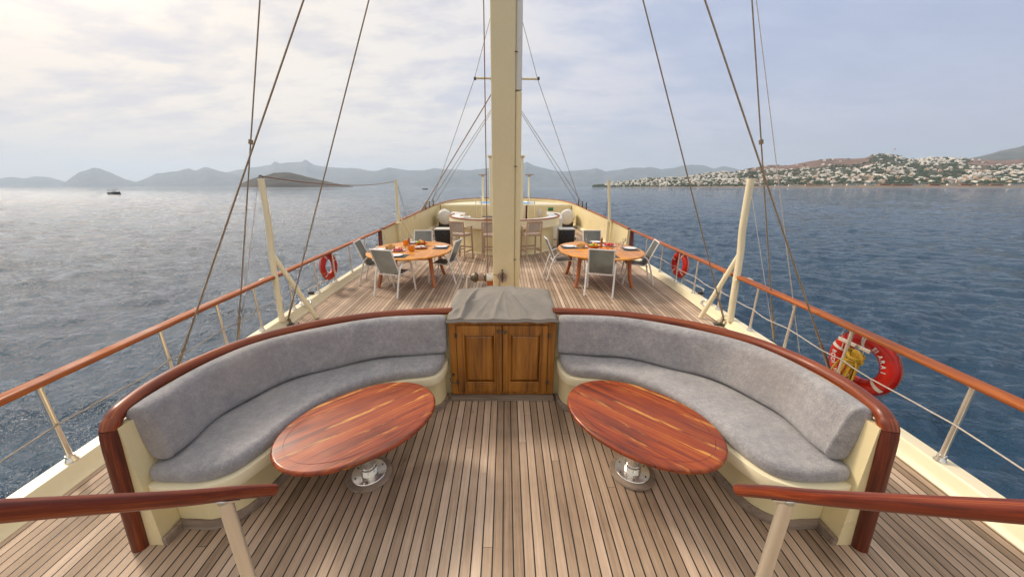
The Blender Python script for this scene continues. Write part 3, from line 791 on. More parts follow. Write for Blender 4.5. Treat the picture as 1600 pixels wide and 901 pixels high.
# cover: grid mesh with folds
cv = B(); NX, NY = 120, 64; rows = []
def cov(u_, v_):
    # u across, v from front hem (0) over the top to the back hem (1)
    X = (u_ - .5) * 1.0
    if v_ < .12: k = v_ / .12; yq = -.045 + .008 * k; zq = .822 + .035 * k
    elif v_ < .85:
        k = (v_ - .12) / .73; yq = -.037 + .62 * k
        prof = .852 + .095 * math.sin(min(1, k / .75) * math.pi / 2) ** 1.15
        cen = math.exp(-((X - .0) / .30) ** 2) * .036 * math.sin(min(1, k / .8) * math.pi / 2)
        zq = prof + cen
    else: k = (v_ - .85) / .15; yq = .583 + .01 * k; zq = .947 - .16 * k
    e_ = max(0, abs(X) - .42) / .08
    zq -= (.02 * e_ ** 3.0) * (1 if v_ > .12 else 0)
    sx_ = 1 - .05 * max(0, (v_ - .3))
    # tension creases running from the peak to the hem
    ang = math.atan2(X - .02, max(.02, .5 - (v_ * .7)))
    amp_ = .008 * math.sin(min(1, max(0, v_ - .05) * 1.6) * math.pi)
    zq += amp_ * (1.6 * (1 - abs(math.sin(ang * 4.3 + 1))) ** 3 + .8 * (1 - abs(math.sin(ang * 9.1 + 2 + v_ * 2))) ** 3 - .5) + .0025 * math.sin(X * 31 + v_ * 14) + .004 * (1 - abs(math.sin(X * 9 + v_ * 13 + 1.3 * math.sin(X * 6)))) ** 4
    yq -= .006 * math.sin(X * 24) * (v_ < .14)
    fold = math.exp(-((X + .40 - .16 * v_) / .022) ** 2) * .036 * math.sin(min(1, v_ * 1.2) * math.pi)
    return X * sx_, yq - fold * .4, zq + fold
for j in range(NY + 1):
    v_ = j / NY; row = []
    # left side flap
    x0, y0, z0_ = cov(0, v_); x1, y1, z1_ = cov(1, v_)
    hem = .80 + .008 * math.sin(j * .4)
    row.append(cv.verts.new((x0 - .013 + .004 * math.sin(j * .5), y0 + .004, min(z0_ - .01, hem + .015))))
    row.append(cv.verts.new((x0 - .010, y0, (min(z0_ - .005, hem + .02) * .5 + z0_ * .5))))
    row.append(cv.verts.new((x0 - .005, y0, z0_ - .008)))
    for i in range(NX + 1): row.append(cv.verts.new(cov(i / NX, v_)))
    row.append(cv.verts.new((x1 + .005, y1, z1_ - .008)))
    row.append(cv.verts.new((x1 + .010, y1, (min(z1_ - .005, hem + .02) * .5 + z1_ * .5))))
    row.append(cv.verts.new((x1 + .013 - .004 * math.sin(j * .55), y1 + .004, min(z1_ - .01, hem + .015))))
    rows.append(row)
for A, Bq in zip(rows, rows[1:]):
    for i in range(len(A) - 1): cv.faces.new((A[i], A[i + 1], Bq[i + 1], Bq[i]))
bmesh.ops.solidify(cv, geom=cv.faces[:], thickness=-.004)
o = obj('canvas_cover', cv, 'canvas', None, smooth=60, loc=(CX, 2.86, 0.0))
tag(o, 'taupe canvas cover draped over the top of the wooden cabinet', 'cover')
hm_ = B(); tube(hm_, [(cov(i / 60, .035)[0], cov(i / 60, .035)[1] - .004, cov(i / 60, .035)[2]) for i in range(61)], .0022, 6); obj('hem_stitching', hm_, 'canvas', o, smooth=60)

# ------------------------------------------------------------------ oval coffee tables
for s, cx_, cy_, lab in ((-1, -.985, 1.955, 'left'), (1, .918, 1.975, 'right')):
    t = thing('oval_coffee_table', 'oval red varnished table on a steel pedestal before the %s settee' % lab, 'table', (cx_ + s * -.0, cy_ - .02, 0), R(42 if s < 0 else -44))
    bm = B(); pillow(bm, ellipse(.522, .387, 72, .97), .452, .487, .0165, 6)
    tt = obj('tabletop', bm, 'varnish_table', t, smooth=60)
    bm = B()
    ro, ri = ellipse(.500, .366, 72, .97), ellipse(.458, .324, 72, .97)
    # thin dark inlay line where the rim band meets the strips
    v1 = [bm.verts.new((a * .916, c * .885, .4885)) for a, c in ro]; v2 = [bm.verts.new((a * .909, c * .876, .4885)) for a, c in ro]
    for i in range(72): bm.faces.new((v1[i], v1[(i + 1) % 72], v2[(i + 1) % 72], v2[i]))
    obj('inlay_line', bm, 'varnish_table_edge', tt)
    bm = B(); lathe(bm, [(0, .025), (.120, .025), (.120, .033), (.117, .036), (.060, .0362), (.058, .085), (.050, .088), (.050, .446), (0, .446)], (0, 0, 0), 40)
    ped = obj('pedestal', bm, 'steel', t, smooth=14)
    for k in range(6): bm = B(); lathe(bm, [(0, 0), (.006, 0), (.006, .003), (0, .004)], (.098 * math.cos(k * 1.047), .098 * math.sin(k * 1.047), .0364), 8); obj('screw', bm, 'dark_metal', ped)
    bm = B(); lathe(bm, [(0, .001), (.152, .001), (.158, .010), (.155, .022), (.145, .0265), (0, .0265)], (0, 0, 0), 40); obj('wooden_pad', bm, 'grey_teak', t, smooth=35)

# ------------------------------------------------------------------ stair hand rails in the foreground
for s, lab in ((-1, 'left'), (1, 'right')):
    t = thing('stair_handrail', 'dark red varnished stair handrail on a steel post in the %s foreground' % lab, 'handrail', (s * .93, .86, 0))
    rail = [(s * .17, -.75, 1.80), (s * .09, -.5, 1.54), (s * .065, -.36, 1.395), (s * .02, -.1, 1.13), (s * -.00, .05, .985), (s * -.022, .15, .885)]
    P = spline(rail, 6)
    bm = B(); tube(bm, P, .03, 18, flat=(.037, .021), up=(0, .7, .7)); obj('handrail', bm, 'varnish_handrail', t, smooth=50)
    bm = B(); tube(bm, [(s * .0, 0, .0), (s * .0, 0, 1.005)], .0205, 20); lathe(bm, [(0, 0), (.05, 0), (.05, .008), (.03, .02), (0, .02)], (0, 0, .0), 20); obj('post', bm, 'brushed_steel', t, smooth=50)
    bm = B(); box(bm, (0, .0, 1.003), (.05, .075, .006), .002, mx=Matrix.Translation((0, 0, 1.003)) @ Matrix.Rotation(R(-45), 4, 'X') @ Matrix.Translation((0, 0, -1.003))); obj('post_flange', bm, 'steel', t)
    bm = B(); tube(bm, [(s * .13, -.62, .0), (s * .13, -.62, 1.64)], .0245, 16); obj('post', bm, 'brushed_steel', t, smooth=50)

# ------------------------------------------------------------------ dining tables
def dining_table(cx_, cy_, label):
    t = thing('dining_table', label, 'table', (cx_, cy_, 0), 0, 'oval dining tables')
    bm = B(); pillow(bm, ellipse(.88, 1.07, 80, .93), .665, .70, .014, 4); obj('tabletop', bm, 'varnish_dining', t, smooth=50)
    bm = B()
    for (a, c, w_, h_) in ((0, .60, 1.0, .03), (0, -.60, 1.0, .03), (.5, 0, .03, 1.18), (-.5, 0, .03, 1.18)): box(bm, (a, c, .625), (w_, h_, .076), .004)
    obj('apron', bm, 'varnish_dining_leg', t)
    for sx_ in (-1, 1):
        for sy_ in (-1, 1):
            bm = B(); P = spline([(sx_ * .50, sy_ * .46, .66), (sx_ * .515, sy_ * .47, .45), (sx_ * .535, sy_ * .50, .22), (sx_ * .58, sy_ * .56, .0)], 5)
            k = len(P); rings = []
            tube(bm, P, [.046 - .012 * i / k for i in range(k)], 10); obj('leg', bm, 'varnish_dining_leg', t, smooth=50)
    return t
DL, DR = (-2.05, 7.21), (2.02, 7.21)
dining_table(*DL, 'oval orange varnished dining table on the left part of the deck')
dining_table(*DR, 'oval orange varnished dining table on the right part of the deck')

# sling chairs
def make_chair():
    t = thing('sling_chair', 'chair', 'chair')
    for s in (-1, 1):
        x0 = s * .255
        bm = B(); P = spline([(x0, .30, 0), (x0, .255, .30), (x0, .225, .53), (x0, .15, .605), (x0, .0, .615), (x0, -.12, .57), (x0, -.20, .42), (x0, -.32, .0)], 5)
        tube(bm, P, .017, 8); obj('arm_frame', bm, 'chair_white', t, smooth=50)
    back = [(0, -.13, .42), (0, -.19, .55), (0, -.26, .72), (0, -.335, .90)]
    seat = [(0, .24, .40), (0, .21, .43), (0, .08, .425), (0, -.06, .405), (0, -.13, .42)]
    for nm, prof, wd in (('backrest', back, .215), ('seat', seat, .215)):
        P = spline(prof, 4); bm = B()
        A = [bm.verts.new((-wd, p.y, p.z)) for p in P]; C = [bm.verts.new((wd, p.y, p.z)) for p in P]
        for i in range(len(P) - 1): bm.faces.new((A[i], A[i + 1], C[i + 1], C[i]))
        bmesh.ops.solidify(bm, geom=bm.faces[:], thickness=.006)
        o_ = obj(nm, bm, 'sling_grey', t, smooth=60)
        bm = B()
        for s in (-1, 1): tube(bm, [(s * (wd + .010), p.y, p.z) for p in P], .013, 8)
        if nm == 'backrest': tube(bm, [(-wd - .01, P[-1].y, P[-1].z), (wd + .01, P[-1].y, P[-1].z)], .013, 8)
        else: tube(bm, [(-wd - .01, P[0].y, P[0].z), (wd + .01, P[0].y, P[0].z)], .013, 8); tube(bm, [(-.255, -.16, .40), (.255, -.16, .40)], .012, 8); tube(bm, [(-.255, .24, .40), (.255, .24, .40)], .012, 8)
        obj('frame', bm, 'chair_white', o_, smooth=60)
    return t
ch0 = make_chair()
def fac(dx, dy): return math.atan2(-dx, dy)
chairs = [(-2.16, 6.30, fac(.31, .95), 'grey sling chair with its back to the camera at the left dining table'),
          (-2.80, 7.08, fac(.97, .12), 'grey sling chair between the left guard rail and the left dining table'),
          (-1.33, 7.20, fac(-.98, .18), 'grey sling chair beside the winch side of the left dining table'),
          (-2.12, 8.42, fac(.05, -1), 'grey sling chair at the far end of the left dining table'),
          (1.84, 6.32, fac(.32, .95), 'grey sling chair with its back to the camera at the right dining table'),
          (2.84, 7.10, fac(-.97, .2), 'grey sling chair between the right guard rail and the right dining table'),
          (1.22, 7.48, fac(.98, .05), 'grey sling chair on the mast side of the right dining table'),
          (2.22, 8.45, fac(-.05, -1), 'grey sling chair at the far end of the right dining table')]
for i, (a, c, rz, lab) in enumerate(chairs):
    place(ch0 if i == 0 else copy_tree(ch0), (a, c, 0.002), rz, lab, 'grey sling chairs round the dining tables')

# tableware
def plate_obj():
    bm = B(); lathe(bm, [(0, .002), (.07, .002), (.075, .004), (.115, .014), (.135, .020), (.136, .024), (.115, .019), (.075, .009), (0, .008)], (0, 0, 0), 28)
    return obj('dinner_plate', bm, 'plate_white', None, smooth=50)
def mat_obj():
    bm = B(); box(bm, (0, 0, .002), (.44, .32, .004), .001); return obj('placemat', bm, 'placemat')
def glass_obj():
    bm = B(); lathe(bm, [(0, 0), (.034, 0), (.034, .003), (.005, .008), (.004, .075), (.012, .088), (.034, .115), (.037, .15), (.031, .185), (.029, .185), (.034, .15), (.031, .118), (.010, .092), (0, .09)], (0, 0, 0), 20)
    return obj('wine_glass', bm, 'glass', None, smooth=60)
def jar(loc, label):
    t = thing('juice_jug', label, 'jug', loc)
    bm = B(); lathe(bm, [(0, .004), (.055, .004), (.060, .03), (.058, .12), (0, .12)], (0, 0, 0), 20); obj('juice', bm, 'juice', t, smooth=50)
    bm = B(); lathe(bm, [(.0605, .121), (.063, .15), (.060, .15), (.0575, .121)], (0, 0, 0), 20); obj('jug_glass', bm, 'glass', t, smooth=50)
def balls(bm, n, rad, spread, z, seed, flat=1.):
    r_ = random.Random(seed)
    for k in range(n):
        a = r_.random() * 6.283; q = spread * math.sqrt(r_.random()); rr = rad * r_.uniform(.8, 1.15)
        b2 = B(); bmesh.ops.create_icosphere(b2, subdivisions=2, radius=rr)
        merge(bm, b2, Matrix.Translation((q * math.cos(a), q * math.sin(a), z + rr * .6 + .03 * (1 - q / spread) * flat)) @ Matrix.Diagonal((1, 1, r_.uniform(.8, 1), 1)))
def fruit(loc, label):
    t = thing('fruit_bowl', label, 'bowl', loc)
    bm = B(); lathe(bm, [(0, 0), (.06, 0), (.07, .01), (.13, .05), (.15, .085), (.143, .085), (.12, .052), (.06, .018), (0, .015)], (0, 0, 0), 26); obj('bowl', bm, 'pottery', t, smooth=50)
    for k, (m_, n) in enumerate((('fruit_red', 7), ('fruit_yellow', 4), ('fruit_green', 3))):
        bm = B(); balls(bm, n, .036, .10, .055, 31 + k, 1.2); obj('fruit', bm, m_, t, smooth=80)
def dish(name, loc, label, cat, food, m_, n, rad, seed, pm='plate_white', slices=False):
    t = thing(name, label, cat, loc)
    bm = B(); lathe(bm, [(0, 0), (.09, 0), (.15, .018), (.148, .022), (.09, .008), (0, .007)], (0, 0, 0), 26); obj('plate', bm, pm, t, smooth=50)
    bm = B()
    if slices:
        r_ = random.Random(seed)
        for k in range(n):
            a = k / n * 6.28; box(bm, (.07 * math.cos(a), .07 * math.sin(a), .035 + .01 * (k % 3)), (.10, .03, .07), .012, rz=a + 1.2 + r_.uniform(-.3, .3))
    else: balls(bm, n, rad, .10, .012, seed, .5)
    obj(food, bm, m_, t, smooth=80)
def mill(loc, label):
    bm = B(); lathe(bm, [(0, 0), (.03, 0), (.032, .02), (.022, .06), (.028, .11), (.020, .15), (.026, .17), (.024, .20), (.010, .215), (0, .22)], (0, 0, 0), 20)
    tag(obj('pepper_mill', bm, 'varnish_dining_leg', None, smooth=60, loc=loc), label, 'pepper mill')
ZT = .7015
pl0 = mt0 = gl0 = None
def setting(a, c, rz, lab, near):
    global pl0, mt0
    mt = mat_obj() if mt0 is None else mt0.copy()
    if mt0 is None: mt0 = mt
    else: COL.objects.link(mt)
    mt.location = (a, c, ZT); mt.rotation_euler = (0, 0, rz); tag(mt, 'dark placemat under the plate ' + lab, 'placemat', 'placemats on the dining tables')
    p = plate_obj() if pl0 is None else pl0.copy()
    if pl0 is None: pl0 = p
    else: COL.objects.link(p)
    p.location = (a, c, ZT + .0045); tag(p, 'white dinner plate ' + lab, 'plate', 'plates on the dining tables')
for a, c, rz, lab in ((-1.43, 7.40, R(90), 'at the mast side of the left dining table'), (-2.70, 7.05, R(80), 'at the guard rail side of the left dining table'),
                      (-2.14, 6.42, 0, 'behind the near chair of the left dining table'), (-2.15, 8.0, 0, 'at the far end of the left dining table'),
                      (1.40, 7.45, R(90), 'at the mast side of the right dining table'), (2.15, 8.05, 0, 'at the far end of the right dining table'),
                      (2.68, 7.2, R(85), 'at the guard rail side of the right dining table'), (1.95, 6.42, 0, 'behind the near chair of the right dining table')):
    setting(a, c, rz, lab, 0)
def gl(a, c, lab):
    global gl0
    g = glass_obj() if gl0 is None else gl0.copy()
    if gl0 is None: gl0 = g
    else: COL.objects.link(g)
    g.location = (a, c, ZT); tag(g, lab, 'wine glass', 'wine glasses on the dining tables')
for a, c, lab in ((-1.62, 7.62, 'wine glass by the mast-side plate of the left table'), (-2.05, 6.66, 'wine glass by the near plate of the left table, closest to the mast'),
                  (-2.32, 8.12, 'wine glass by the far plate of the left table'), (-1.93, 6.52, 'wine glass at the near rim of the left table'), (-2.62, 6.78, 'wine glass by the rail-side plate of the left table'),
                  (1.93, 8.05, 'wine glass by the far plate of the right table'), (1.60, 7.66, 'wine glass by the mast-side plate of the right table'),
                  (2.66, 7.55, 'wine glass behind the rail-side plate of the right table'), (2.30, 6.90, 'wine glass at the near right of the right table'), (2.44, 7.05, 'wine glass next to the rail-side plate of the right table')):
    gl(a, c, lab)
fruit((-1.93, 7.62, ZT), 'bowl heaped with red and green fruit on the left dining table')
fruit((1.90, 7.22, ZT), 'bowl heaped with yellow and red fruit on the right dining table')
jar((-2.30, 7.68, ZT), 'orange juice jug at the far middle of the left dining table'); jar((-1.98, 6.98, ZT), 'orange juice jug nearer the camera on the left dining table')
dish('tomato_plate', (-2.26, 6.98, ZT), 'plate of red tomatoes on the left dining table', 'plate of food', 'tomatoes', 'fruit_red', 14, .026, 5)
dish('tomato_plate', (2.34, 7.58, ZT), 'heaped plate of red tomatoes on the right dining table', 'plate of food', 'tomatoes', 'fruit_red', 20, .03, 6)
dish('bread_plate', (-2.50, 7.20, ZT), 'plate of sliced bread on the left dining table', 'plate of food', 'bread', 'bread_crust', 7, .03, 7, slices=True)
dish('bread_plate', (1.66, 7.40, ZT), 'plate of sliced bread on the right dining table', 'plate of food', 'bread', 'bread_crust', 7, .03, 8, slices=True)
dish('cheese_plate', (-1.86, 7.28, ZT), 'plate of pale cheese before the fruit bowl of the left table', 'plate of food', 'cheese', 'plate_white', 8, .03, 9, 'varnish_dining_leg')
dish('orange_dish', (2.14, 7.05, ZT), 'dish of orange slices near the middle of the right table', 'plate of food', 'orange_slices', 'juice', 12, .03, 10, 'pottery')
mill((-2.16, 7.46, ZT), 'turned wooden pepper mill on the left dining table'); mill((2.12, 7.42, ZT), 'turned wooden pepper mill on the right dining table')

# ------------------------------------------------------------------ bar counter and stools
BC = (-.05, 11.75)
def arc(rx, ry, a0=-14, a1=194, n=48):
    return [(BC[0] + rx * math.cos(R(-(a0 + (a1 - a0) * i / n))), BC[1] + ry * math.sin(R(-(a0 + (a1 - a0) * i / n))), 0) for i in range(n + 1)]
bt = thing('bar_counter', 'rounded cream bar counter with a thin wooden rim behind the mast', 'bar counter', (0, 0, 0))
def arc_frames(rx, ry):
    P = arc(rx, ry); f_ = frames(P, 1); c_ = Vector((BC[0], BC[1], 0))
    return [(p, n if n.dot(p - c_) > 0 else -n) for p, n in f_]
bm = B(); sweep(bm, arc_frames(1.68, 1.80), [(0, 0.002), (0, .79), (-.07, .79), (-.07, .002)]); obj('bar_front', bm, 'cream_paint', bt, smooth=50)
bm = B(); sweep(bm, arc_frames(1.86, 1.98), [(-.22, .792), (-.01, .792), (0, .80), (0, 1.045), (-.35, 1.045), (-.35, .99), (-.24, .98)]); obj('counter_band', bm, 'cream_light', bt, smooth=50)
bm = B(); tube(bm, [(p.x + n.x * .0, p.y, 1.062) for p, n in arc_frames(1.85, 1.97)], .02, 10, flat=(.032, .017)); obj('wood_rim', bm, 'varnish_cap', bt, smooth=50)
bm = B(); sweep(bm, arc_frames(1.79, 1.91), [(0, 1.046), (0, 1.056), (-.28, 1.056), (-.28, 1.046)]); obj('counter_top', bm, 'white_paint', bt, smooth=50)
bm = B(); sweep(bm, arc_frames(1.68, 1.80), [(.002, .003), (.02, .003), (.02, .05), (.002, .06)]); obj('kick_strip', bm, 'cream_light', bt, smooth=50)
# bar items
sk = thing('bar_sink', 'small round steel sink rim on the left of the bar', 'sink', (-1.25, 10.75, 1.057))
bm = B(); tube(bm, [(.15 * math.cos(k / 24 * 6.283), .15 * math.sin(k / 24 * 6.283), .02) for k in range(24)], .02, 8, closed=True); obj('rim', bm, 'steel', sk, smooth=60)
bm = B(); lathe(bm, [(.13, .01), (.1, .003), (0, .002)], (0, 0, 0), 20); obj('bowl', bm, 'steel', sk, smooth=60)
gc = thing('bar_grill', 'low grey grill tray with a red box on the bar left of the mast', 'grill', (-.42, 10.02, 1.057))
bm = B(); box(bm, (0, 0, .05), (.52, .20, .08), .008); obj('tray', bm, 'steel', gc)
bm = B(); box(bm, (0, 0, .10), (.54, .22, .015), .004); obj('lid', bm, 'black_plastic', gc)
bm = B(); box(bm, (.17, -.06, .055), (.13, .13, .10), .008); o = obj('red_box', bm, 'fruit_red', None, loc=(-.42, 9.86, 1.056)); tag(o, 'small red box beside the grill tray on the bar', 'box')

def make_stool():
    t = thing('bar_stool', 'stool', 'bar stool')
    for sx_ in (-1, 1):
        bm = B(); tube(bm, [(sx_ * .225, .22, 0), (sx_ * .215, .19, .90)], .024, 8, flat=(.021, .021), up=(1, 0, 0)); obj('leg', bm, 'raw_teak', t)
        bm = B(); tube(bm, spline([(sx_ * .225, -.24, 0), (sx_ * .215, -.20, .68), (sx_ * .215, -.25, 1.07)], 4), .024, 8, flat=(.021, .021), up=(1, 0, 0)); obj('leg', bm, 'raw_teak', t)
        bm = B(); box(bm, (sx_ * .22, -.0, .91), (.045, .46, .025), .006); obj('armrest', bm, 'raw_teak', t)
        bm = B(); box(bm, (sx_ * .22, -.01, .24), (.022, .40, .04), .004); obj('stretcher', bm, 'raw_teak', t)
    for yy, zz in ((.20, .32), (-.22, .32)):
        bm = B(); box(bm, (0, yy, zz), (.42, .022, .04), .004); obj('stretcher', bm, 'raw_teak', t)
    bm = B(); box(bm, (0, .0, .69), (.44, .43, .055), .008); obj('seat_frame', bm, 'raw_teak', t)
    bm = B(); box(bm, (0, .0, .722), (.39, .38, .012), .004); obj('seat', bm, 'sling_beige', t)
    bm = B(); box(bm, (0, -.243, 1.05), (.42, .028, .05), .006); obj('back_rail', bm, 'raw_teak', t)
    bm = B(); box(bm, (0, -.213, .80), (.42, .028, .035), .006); obj('back_rail', bm, 'raw_teak', t)
    bm = B(); box(bm, (0, 0, 0), (.36, .012, .25), .004, mx=Matrix.Translation((0, -.232, .925)) @ Matrix.Rotation(R(6), 4, 'X')); obj('backrest', bm, 'sling_beige', t)
    return t
st0 = make_stool()
stools = [(-1.26, 9.56, fac(.42, .9), 'teak bar stool at the left end of the bar, farthest from the mast'),
          (-.42, 9.42, fac(.05, 1), 'teak bar stool half hidden by the left edge of the mast'),
          (.72, 9.62, fac(-.30, .95), 'teak bar stool on the right side of the mast')]
for i, (a, c, rz, lab) in enumerate(stools):
    place(st0 if i == 0 else copy_tree(st0), (a, c, .002), rz, lab, 'teak stools at the bar')

# black boxes beside the bar
def cooler(cx_, label):
    t = thing('black_bin', label, 'bin', (cx_, 11.35, 0), 0, 'black boxes at the bar ends')
    bm = B(); box(bm, (0, 0, .32), (.52, .46, .62), .03, seg=3); obj('bin_body', bm, 'black_plastic', t, smooth=40)
    bm = B(); box(bm, (0, 0, .645), (.54, .48, .035), .01); obj('lid', bm, 'gelcoat', t)
    bm = B(); tube(bm, [(.06 * math.cos(k / 16 * 6.283) - cx_ / abs(cx_) * .1, -.236, .52 + .045 * math.sin(k / 16 * 6.283)) for k in range(16)], .009, 6, closed=True); obj('ring_handle', bm, 'dark_metal', t, smooth=60)
cooler(-2.10, 'black boxy bin with a pale lid at the left end of the bar'); cooler(2.02, 'black boxy bin with a pale lid at the right end of the bar')

# cream housing behind the mast
hs = thing('deck_housing', 'tall narrow cream housing standing behind the main mast', 'housing', (0, 13.2, 0))
bm = B(); box(bm, (0.01, 0, 1.5), (1.24, .7, 3.0), .03, seg=3); obj('housing_body', bm, 'cream_light', hs, smooth=40)
bm = B(); box(bm, (0.01, 0, 3.03), (1.34, .8, .05), .01); obj('housing_cap', bm, 'cream_mast', hs)

# lockers, life raft canisters, far bulkhead, pool
for s, lab in ((-1, 'left'), (1, 'right')):
    t = thing('locker', 'low white locker with a raised sloping lid behind the %s end of the bar' % lab, 'locker', (s * 1.90, 13.6, 0))
    bm = B(); box(bm, (0, 0, .4), (.56, .9, .8), .03, seg=3); obj('locker_body', bm, 'gelcoat', t, smooth=40)
    bm = B(); v = [bm.verts.new(q) for q in ((-.27, -.42, .81), (.27, -.42, .81), (.27, .42, .81), (-.27, .42, .81), (-.27, .1, 1.02), (.27, -.1, .97), (.27, .42, .97), (-.27, .42, 1.02))]
    for f_ in ((0, 1, 2, 3), (0, 1, 5, 4), (4, 5, 6, 7), (1, 2, 6, 5), (2, 3, 7, 6), (3, 0, 4, 7)): bm.faces.new([v[k] for k in f_])
    obj('lid', bm, 'gelcoat', t)
    t = thing('life_raft_canister', 'white drum-shaped life raft canister on a cradle by the %s bulwark' % lab, 'life raft', (s * 3.12, 17.4, 0), R(90 - s * 12))
    RY = Matrix.Rotation(R(90), 4, 'Y')
    bm = B(); lathe(bm, [(0, -.62), (.20, -.61), (.33, -.54), (.37, -.42), (.37, -.01), (.385, -.01), (.385, .01), (.37, .01), (.37, .42), (.33, .54), (.20, .61), (0, .62)], (0, 0, .52), 32, RY); obj('canister', bm, 'gelcoat', t, smooth=35)
    bm = B(); box(bm, (0, 0, .52), (1.2, .79, .03), .005); obj('seam_flange', bm, 'gelcoat', t)
    bm = B()
    for xx in (-.32, .32): box(bm, (xx, 0, .10), (.05, .62, .2), .006); box(bm, (xx, -.28, .2), (.05, .05, .24), .006); box(bm, (xx, .28, .2), (.05, .05, .24), .006)
    obj('cradle', bm, 'dark_metal', t)
    bm = B(); box(bm, (s * -.1, -.376, .62), (.12, .006, .07), .002, mx=Matrix.Rotation(0, 4, 'X')); obj('yellow_label', bm, 'fruit_yellow', t)
pf_ = thing('pool_platform', 'raised cream platform with a small round pool across the far end of the deck', 'platform', (0, 18.9, 0))
pp = [(a, c) for a, c in HALF if c > 18.5]
outl = [(3.56, 18.9)] + [(a - .08, c - .05) for a, c in pp if c > 18.9] ; outl = outl + [(-a, c) for a, c in outl[::-1] if a > .01]
bm = B(); pillow(bm, [(a, c - 18.9) for a, c in outl], .0, 1.04, .01, 2); obj('platform_body', bm, 'cream_light', pf_, smooth=30)
for a in (-2.35, 2.35):
    bm = B(); box(bm, (a, -.012, .52), (2.3, .02, .92), .004); obj('recess_panel', bm, 'cream_paint', pf_)
for xx in (-1.13, 1.13):
    bm = B(); box(bm, (xx, -.03, .52), (.09, .05, .96), .006); obj('door_edge', bm, 'varnish_dark' if xx > 0 else 'cream_mast', pf_)
bm = B(); lathe(bm, [(1.75, 1.041), (1.75, 1.075), (1.62, 1.085), (1.60, 1.06)], (0, 1.75, 0), 48); obj('pool_rim', bm, 'gelcoat', pf_, smooth=50)
bm = B(); lathe(bm, [(1.60, 1.066), (0, 1.067)], (0, 1.75, 0), 48); obj('pool_water', bm, 'pool_blue', pf_)
bm = B(); box(bm, (2.45, -.034, .80), (.26, .012, .17), .002); s1 = obj('exit_sign', bm, 'sign_green', None, loc=(0, 18.86, 0)); s1.location = (0, 18.88, 0); tag(s1, 'small green safety sign on the far cream wall', 'sign')
bm = B(); lathe(bm, [(0, 0), (.11, .0), (.12, .02), (.08, .05), (0, .06)], (1.85, 0, .60), 20, Matrix.Rotation(R(90), 4, 'X') @ Matrix.Diagonal((1, 2.0, 1, 1))); o = obj('wall_fender', bm, 'gelcoat', None, smooth=60, loc=(0, 18.868, 0)); tag(o, 'small white oval fitting on the far wall left of the green sign', 'wall fitting')
for xx, yy, zt, lab in ((.93, 14.6, 1.58, 'steel pole just right of the mast inside the bar'), (1.50, 18.2, 1.25, 'steel pole in front of the right end of the pool'), (-1.03, 14.6, 1.55, 'steel pole just left of the mast inside the bar'), (-1.58, 18.2, 1.25, 'steel pole in front of the left end of the pool')):
    bm = B(); tube(bm, [(0, 0, 0), (0, 0, zt)], .022, 10); lathe(bm, [(0, 0), (.05, 0), (.05, .012), (0, .012)], (0, 0, .0), 12); lathe(bm, [(0, zt), (.035, zt), (.03, zt + .04), (0, zt + .05)], (0, 0, 0), 12)
    tag(obj('steel_pole', bm, 'steel', None, smooth=50, loc=(xx, yy, .0)), lab, 'pole', 'steel poles at the far end')
for s, lab in ((-1, 'left'), (1, 'right')):
    t = thing('cross_pole', 'cream pole with a short dark crossbar at the stern, %s of the mast' % lab, 'pole', (s * 1.50, 22.9, 1.0))
    bm = B(); tube(bm, [(0, 0, 0.02), (0, 0, 1.68)], .06, 10); obj('pole', bm, 'cream_light', t, smooth=50)
    bm = B(); tube(bm, [(-.28, 0, 1.70), (.28, 0, 1.72)], .035, 8); box(bm, (0, 0, 1.63), (.2, .12, .1), .02); obj('crossbar', bm, 'rope_tan', t, smooth=50)

# ------------------------------------------------------------------ lifebuoys
def letters(text, R0, r, a0, size, gap, inward):
    """glyphs bent onto the face of a ring lying in the XZ plane, face towards -Y"""
    bm = B(); adv = 0.
    for chx in text:
        if chx == ' ': adv += size * .34; continue
        cu = bpy.data.curves.new('glyph', 'FONT'); cu.body = chx; cu.size = size; cu.offset = size * .02; cu.resolution_u = 4
        ob = bpy.data.objects.new('glyph', cu); COL.objects.link(ob)
        dg = bpy.context.evaluated_depsgraph_get(); me = bpy.data.meshes.new_from_object(ob.evaluated_get(dg))
        b2 = B(); b2.from_mesh(me)
        bmesh.ops.subdivide_edges(b2, edges=b2.edges[:], cuts=1)
        xs_ = [v.co.x for v in b2.verts]; x0 = min(xs_); wd = max(xs_) - x0
        for v in b2.verts:
            gx, gy = v.co.x - x0 + adv, v.co.y - size * .35
            if inward: rr = R0 - gy; th = R(a0) + gx / R0
            else: rr = R0 + gy; th = R(a0) - gx / R0
            dd = max(-.98 * r, min(.98 * r, rr - R0)); v.co = Vector((rr * math.cos(th), -(math.sqrt(r * r - dd * dd) * .8 + .0025), rr * math.sin(th)))
        merge(bm, b2)
        bpy.data.objects.remove(ob); bpy.data.curves.remove(cu); bpy.data.meshes.remove(me)
        adv += wd + gap
    bmesh.ops.solidify(bm, geom=bm.faces[:], thickness=.001)
    return bm
def ring_patch(bm, R0, r, a0, w_, off=.0015, face=False):
    n, k = 6, 24; rows = []
    for i in range(n + 1):
        th = R(a0 - w_ / 2 + w_ * i / n); rows.append([])
        for j in range(k):
            ph = R(-148 + 116 * j / (k - 1)) if face else 2 * math.pi * j / k
            rr = R0 + (r + off) * math.cos(ph); rows[-1].append(bm.verts.new((rr * math.cos(th), (r + off) * .8 * math.sin(ph), rr * math.sin(th))))
    for A, Bq in zip(rows, rows[1:]):
        for j in range(k - 1 if face else k): bm.faces.new((A[j], A[(j + 1) % k], Bq[(j + 1) % k], Bq[j]))
